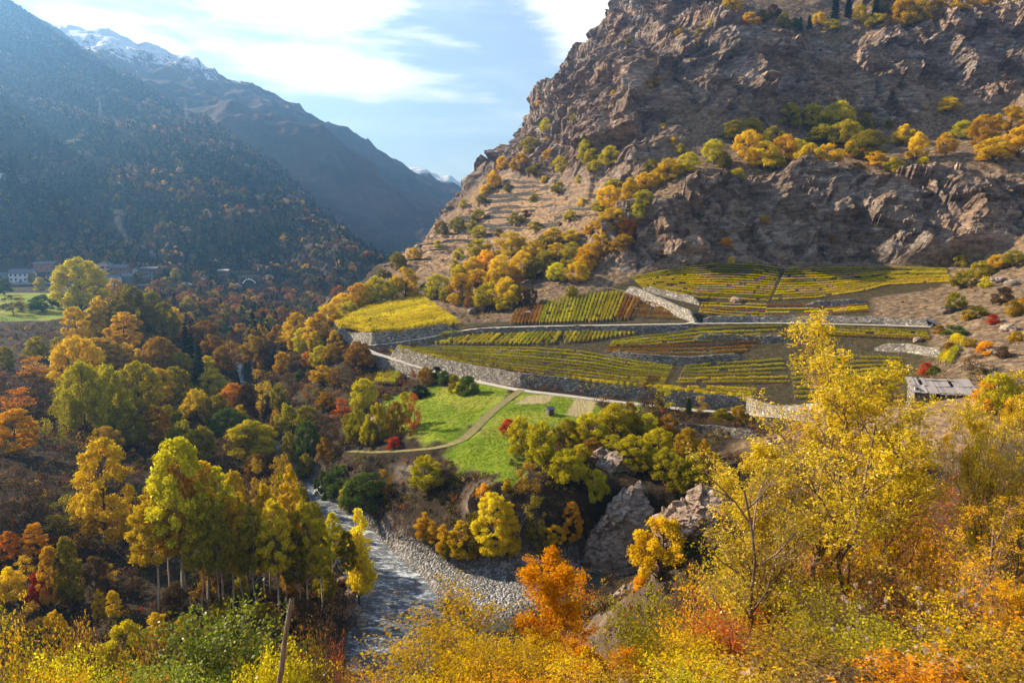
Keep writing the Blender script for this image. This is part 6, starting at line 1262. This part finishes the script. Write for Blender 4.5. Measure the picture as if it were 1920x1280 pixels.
# ---------------------------------------------------------------- foreground trees and bushes with real twigs and leaves
def twigtree(h, w, seed, stems=1, leaf=0.075, nleaf=20000, levels=4, spread=0.75, rise=0.55, first=0.12, r0=0.07, lw=0.5, droop=0.0, top=1.0, kids=(5, 9), clump=0.05, bark=None, tmat=None, name='stem'):
    rng = np.random.default_rng(seed); paths = []; tw = []
    def go(a, d, L, r, lv):
        n = 7 if lv == levels else 4; b = a+d*L; pts = curve_pts(a, b, n, 0.05 if lv == levels else 0.09, rng, 0.03); paths.append((pts, np.linspace(r, r*0.35, n)))
        if lv <= 1: tw.append(pts)
        if lv == 0: return
        m = int(rng.integers(*kids)) if lv < levels else int(rng.integers(kids[0]+4, kids[1]+7))
        for q_ in range(m):
            s = first+(0.97-first)*(q_+rng.random()*0.8)/m; i = s*(n-1); k = min(int(i), n-2); p = pts[k]+(pts[k+1]-pts[k])*(i-k)
            th = q_*2.4+rng.random()*1.2; t = unit(np.cross(d, (cos(th), sin(th), 0.3))); nd = unit(d*(rise+0.35*s)+t*spread+np.array([0, 0, 0.22-droop])+rng.normal(size=3)*0.15)
            go(p, nd, L*(0.62-0.34*s*top)*(0.75+0.5*rng.random())*(w/h*1.35 if lv == levels else 1.0), r*0.5*(1-0.4*s), lv-1)
    for q_ in range(stems):
        th = q_*2*pi/max(stems, 1)+rng.random(); o = np.array([cos(th), sin(th), 0])*0.10*(stems > 1); tl = 0.0 if stems == 1 else 0.30*w/h
        go(o+(0, 0, -0.2), unit(np.array([cos(th)*tl, sin(th)*tl, 1.0])+rng.normal(size=3)*0.04), h*(0.98 if q_ == 0 else 0.65+0.3*rng.random()), r0*(1 if q_ == 0 else 0.7), levels)
    paths = [p for p in paths if p[1][0] > 0.0022 or rng.random() < 0.7]
    A = np.concatenate(tw); ln = [len(t) for t in tw]; tid = np.repeat(np.arange(len(tw)), ln)
    k = rng.integers(0, len(A)-1, nleaf); same = tid[k] == tid[k+1]; f = rng.random((nleaf, 1)); C = np.where(same[:, None], A[k]*(1-f)+A[k+1]*f, A[k]); C = C+rng.normal(size=(nleaf, 3))*clump
    N = unit(rng.normal(size=(nleaf, 3))+np.array([0, 0, 0.7])); V, Fc = leaf_quads(C, N, leaf*(0.55+0.8*rng.random(nleaf)), rng, lw, 0.06*leaf)
    cm = mesh_from('crown', V, Fc, [tmat or LM['gold']], False); tone = np.clip(0.48+(rng.random(len(tw))[tid[k]]-0.5)*0.7+rng.normal(size=nleaf)*0.13, 0, 1); fattr(cm, 'tone', tone, 'FACE')
    tv, tf = tube_mesh(paths, 4); c = Crown(); c.crown, c.trunk, c.h, c.w = cm, mesh_from(name, tv, tf, [bark or TWIG], True), float(C[:, 2].max()), 2*float(np.quantile(np.hypot(C[:, 0], C[:, 1]), 0.96)); return c
def place(c, name, px, top, Y, wpx, mat, label, cat, group=None, dx=0.0, rot=None, lean=(0, 0), minh=0.8, sink=0.1):
    """a foreground plant rooted on the near slope at distance Y, tall enough for its top to show where the photo shows it"""
    x = P(px, top, Y)[0]+dx; zt = P(px, top, Y)[2]; z = float(Hq(x, Y)); h = max(zt-z, minh); w = wpx/F*Y
    e = bpy.data.objects.new(name, None); S.collection.objects.link(e); e.location = (x, Y, z-sink); s = w/c.w; e.scale = (s, s, h/c.h); e.rotation_euler = (lean[0], lean[1], RNG.random()*6.28 if rot is None else rot)
    cr = link('crown', c.crown, e); cr.material_slots[0].link = 'OBJECT'; cr.material_slots[0].material = LM[mat]
    link(c.trunk.name.split('.')[0], c.trunk, e); tag(e, label, cat, group); return e
THIN = twigtree(8.0, 4.2, 803, 3, 0.085, 15000, 4, 0.62, 0.75, 0.18, 0.08, 0.42, name='trunk')
WISP = [twigtree(3.0, 2.4, 851+i, 6, 0.07, 1500, 4, 0.55, 0.85, 0.08, 0.02, 0.5, kids=(3, 6)) for i in range(2)]
BIG = [twigtree(9.0, 4.6, 801, 3, 0.085, 52000, 4, 0.62, 0.75, 0.16, 0.10, 0.42, top=0.9, name='trunk'), twigtree(8.0, 4.2, 802, 3, 0.08, 36000, 4, 0.62, 0.75, 0.18, 0.08, 0.42, name='trunk')]
CHERRY = [twigtree(5.2, 3.0, 811, 1, 0.09, 17000, 3, 0.62, 0.85, 0.06, 0.05, 0.38, top=1.25, kids=(9, 13), clump=0.07, name='trunk'), twigtree(4.0, 3.6, 812, 5, 0.105, 13000, 3, 0.6, 0.8, 0.10, 0.04, 0.38, kids=(6, 10), clump=0.06, name='trunk')]
SHR = [twigtree(2.4, 2.4, 821+i, 6, 0.082, 5200, 3, 0.7, 0.6, 0.08, 0.022, 0.6, clump=0.06) for i in range(4)]
GREENS = twigtree(4.2, 4.6, 831, 7, 0.13, 14000, 3, 0.7, 0.65, 0.10, 0.045, 0.7, clump=0.10)
BARES = [twigtree(2.2, 2.2, 841+i, 8, 0.05, 500, 3, 0.6, 0.75, 0.08, 0.018, 0.5) for i in range(2)]
place(BIG[0], 'yellow_tree', 1545, 585, 15.5, 450, 'sunny', 'large loose yellow-green tree filling the right foreground in front of the vineyards', 'tree', rot=0.4)
place(THIN, 'yellow_tree', 1645, 640, 17.5, 290, 'gold', 'golden tree just behind and right of the large foreground tree', 'tree', rot=2.0)
place(THIN, 'yellow_tree', 1430, 800, 14.5, 320, 'sunny', 'lower yellow-green tree left of the large foreground tree', 'tree', rot=3.6)
place(BIG[1], 'yellow_tree', 1925, 680, 14.0, 250, 'sunny', 'yellow-green tree cut off by the right edge of the photo', 'tree', rot=5.0)
place(THIN, 'yellow_tree', 1915, 950, 10.5, 260, 'orange', 'orange bushy tree low at the right edge of the photo', 'tree', rot=1.0)
place(CHERRY[0], 'orange_cherry', 1035, 1015, 13.5, 215, 'flame', 'flame-orange cherry tree at the bottom centre in front of the river bend', 'tree', rot=2.2)
place(CHERRY[0], 'orange_cherry', 1095, 1205, 11.5, 230, 'flame', 'lower orange cherry leaning right of the tall flame-orange one', 'tree', rot=1.9)
place(CHERRY[1], 'yellow_cherry', 855, 1112, 12.5, 320, 'gold', 'golden-yellow cherry left of the orange cherry at the bottom centre', 'tree', rot=0.8)
place(CHERRY[1], 'yellow_cherry', 960, 1170, 11.0, 260, 'gold', 'short golden cherry between the yellow and the orange cherry', 'tree', rot=2.8)
place(GREENS, 'green_shrub', 405, 1145, 24, 360, 'fresh', 'large glossy green shrub at the bottom left beside the leaning pole', 'shrub', rot=0.3)
place(GREENS, 'green_shrub', 290, 1225, 20, 240, 'fresh', 'lower green shrub left of the large glossy one', 'shrub', rot=2.3)
place(GREENS, 'green_shrub', 500, 1190, 21, 200, 'lime', 'yellowish green shrub right of the large glossy one', 'shrub', rot=4.3)
rows = [ # px, top, Y, width, proto, colour
 (1230,1075,26,200,0,'olive'),(1330,1085,20,230,1,'orange'),(1400,1130,14,240,2,'red'),(1290,1160,13,220,3,'gold'),(1215,1195,12,180,1,'gold'),(1480,1050,19,240,0,'olive'),(1560,1090,12,260,2,'olive'),(1640,1030,16,230,3,'rust'),(1700,960,20,240,1,'orange'),(1790,945,24,190,2,'red'),
 (1850,985,17,240,0,'orange'),(1900,1040,12,220,3,'gold'),(1760,1070,12,240,1,'rust'),(1660,1140,9.5,260,0,'olive'),(1500,1180,9,300,2,'rust'),(1360,1220,9,300,3,'gold'),(1830,1130,8.5,280,1,'gold'),(1190,1245,9.5,220,0,'rust'),(1080,1225,10,200,2,'gold'),(1600,1235,7.5,300,3,'brown'),(1760,1225,7,300,0,'orange'),(1460,1250,7.5,300,1,'rust'),
 (1920,1190,7,260,2,'rust'),(1380,1010,26,190,0,'lime'),(1300,1235,8,260,2,'lime'),(1620,930,26,200,3,'rust'),(1745,900,34,130,0,'rust'),(1860,900,30,150,1,'red'),(1420,1110,17,220,1,'rust'),(1560,1000,22,200,2,'red'),(1900,930,22,200,0,'rust'),(1680,1060,13,220,1,'brown'),
 (20,1190,26,200,1,'olive'),(110,1215,22,190,2,'lime'),(200,1195,26,180,3,'olive'),(250,1245,19,170,0,'rust'),(60,1250,18,200,2,'gold'),(150,1262,17,200,1,'orange'),(640,1185,42,60,3,'red'),(590,1230,20,120,1,'brown'),(660,1240,18,140,0,'rust'),(560,1255,16,140,2,'olive'),(700,1250,15,120,3,'orange'),(800,1235,11,200,0,'gold'),(900,1240,10,220,1,'orange'),(1010,1240,9.5,220,3,'orange'),
 (335,1180,34,120,0,'rust'),(480,1140,44,110,1,'brown'),(566,1160,40,110,2,'rust'),(620,1120,60,80,3,'brown'),(420,1120,56,110,0,'olive'),(262,1150,50,120,1,'rust'),(130,1140,48,120,2,'rust'),(40,1120,46,130,3,'gold')]
side = lambda px: 'bottom left' if px < 560 else 'bottom centre' if px < 1150 else 'bottom right'
cnt = {}; keyc = {}
for r in rows: keyc.setdefault((side(r[0]), r[5]), []).append(r[0])
for r in rows:
    ks = sorted(keyc[(side(r[0]), r[5])]); i = ks.index(r[0]); n_k = len(ks); s_ = side(r[0])
    pos_ = 'only' if n_k == 1 else 'leftmost' if i == 0 else 'rightmost' if i == n_k-1 else ordinal(i)
    place(SHR[r[4]], 'bush', r[0], r[1], r[2], r[3], r[5], f"{pos_} {COLW[r[5]]} leafy bush{'' if pos_ in ('only', 'leftmost', 'rightmost') else ' from the left'} on the near slope, {s_} of the photo" if (r[0], r[5]) not in ((1760, 'gold'), (1860, 'orange')) or r[4] != 0 else f"{COLW[r[5]]} leafy bush lowest at the bottom edge, under another of its colour, bottom right", 'bush', 'leafy bushes on the near slope')
for k, (px, tp, Y, wp) in enumerate([(610,1200,24,120),(655,1210,20,120),(700,1225,17,110),(1830,800,28,150),(1890,790,26,150),(1760,880,22,160),(90,1165,34,110),(1600,880,32,120)]):
    place(BARES[k % 2], 'bare_shrub', px, tp, Y, wp, 'brown', ['grey leafless shrub right of the leaning pole','grey leafless shrub midway between the pole and the yellow cherry','leafless shrub just left of the yellow cherry','thin leafless shrub left of the tree at the right edge','rightmost thin leafless shrub on the right-hand slope','leafless reddish shrub behind the bushes at right','leafless shrub among the bushes at far lower left','leafless shrub seen through the big yellow tree'][k], 'shrub', 'leafless shrubs on the near slope')
for k, (px, tp, Y, wp, cl) in enumerate([(1625,900,20,170,'rust'),(1700,880,24,160,'red'),(1760,930,18,180,'orange'),(1820,870,22,170,'red'),(1880,900,16,200,'rust'),(1560,960,20,170,'orange'),(1680,1000,13,200,'red'),(1800,1010,12,220,'rust'),(1460,1020,16,180,'red'),(1360,1100,14,190,'red'),(1900,1000,10,220,'orange'),(1590,1060,12,200,'brown')]):
    place(WISP[k % 2], 'wispy_shrub', px, tp, Y, wp, cl, f"thin wispy shrub with sparse {COLW[cl]} leaves, " + ['behind the big yellow tree','under the stone shed','left of centre on the right slope','below the right end of the shed','at the right edge, upper','at the foot of the big tree','middle of the right foreground','right of the middle of the right foreground','left of the big tree trunk','above the bushes lower left of it','at the right edge, lower','just below the big tree crown'][k], 'shrub', 'wispy shrubs on the near right slope')
# seed plumes of the climber over the bushes at right
rng = np.random.default_rng(66)
pl = []
for k in range(70):
    Y = rng.uniform(8, 13); px = rng.uniform(1560, 1930); py = rng.uniform(1090, 1275); pl.append(P(px, py, Y))
pl = np.array(pl); nn_ = 60; C = np.repeat(pl, nn_, 0)+unit(rng.normal(size=(len(pl)*nn_, 3)))*0.035*rng.random((len(pl)*nn_, 1))
V, Fc = leaf_quads(C, unit(rng.normal(size=C.shape)), 0.035, rng, 0.25)
# each puff sits on a thin stalk running down to the slope
paths = [([tuple(q_), (q_[0]+0.1, q_[1]+0.1, q_[2]-0.5), (q_[0]+0.15, q_[1]+0.2, float(Hq(q_[0]+0.15, q_[1]+0.2))-0.05)], [0.0012, 0.002, 0.003]) for q_ in pl]
me = mesh_from('climber', V, Fc, [LM['plume']], False); fattr(me, 'tone', rng.random(len(Fc)), 'FACE'); cl_ = link('climber', me); tag(cl_, 'pale feathery seed heads of a climber over the bushes at lower right', kind='stuff')
tv, tf = tube_mesh(paths, 3); link('stems', mesh_from('stems', tv, tf, [TWIG]), cl_)
# leaning pole
def pole():
    Y = 17.0; a = np.array(P(515, 1330, Y)); b_ = np.array(P(547, 1120, Y)); g_ = float(Hq(a[0], Y)); d_ = (b_-a)/abs(b_[2]-a[2]); base = a+d_*(g_-0.4-a[2]); o = base.copy()
    L = np.array([base+(b_-base)*t for t in np.linspace(0, 1, 9)])-o; L += np.random.default_rng(4).normal(size=L.shape)*0.012; L[0] = 0
    m, t = material('split_wood'); p_ = pos(t); n_2 = t.noise(t('ShaderNodeMapping', {'Vector': p_, 'Scale': (1, 1, 0.1)}).outputs[0], 25, 4, 0.6); finish(t, t.ramp(n_2, [(0.3, (0.09, 0.06, 0.04)), (0.7, (0.34, 0.25, 0.17))]), 0.85, n_2, 0.01, 0.7)
    tag(link('wooden_pole', mesh_from('wooden_pole', *tube_mesh([(L, np.linspace(0.085, 0.055, 9))], 8), [m]), loc=tuple(o)), 'weathered wooden pole leaning right in front of the green shrub', 'pole')
pole()
# near slope: dead grass, fallen leaves and low weeds
rng = np.random.default_rng(12); n = 15000; Y = 7.5+50*rng.random(n)**1.3; X = (rng.random(n)*1.7-0.85)*(Y+6); k = np.abs(X/(Y+25)) < 0.9; X, Y = X[k], Y[k]
mass('weeds', np.stack([X, Y, Hq(X, Y)-0.03], 1), rng.uniform(0.25, 0.9, len(X)), rng.uniform(0.3, 0.9, len(X)), ['tan','olive','gold','rust','brown','lime','orange'], [2.6,2,1.6,1.4,2,1,0.8], 34, 0.085, 'dead grass, weeds and fallen leaves over the near slope', PALD, 605, z0=0)
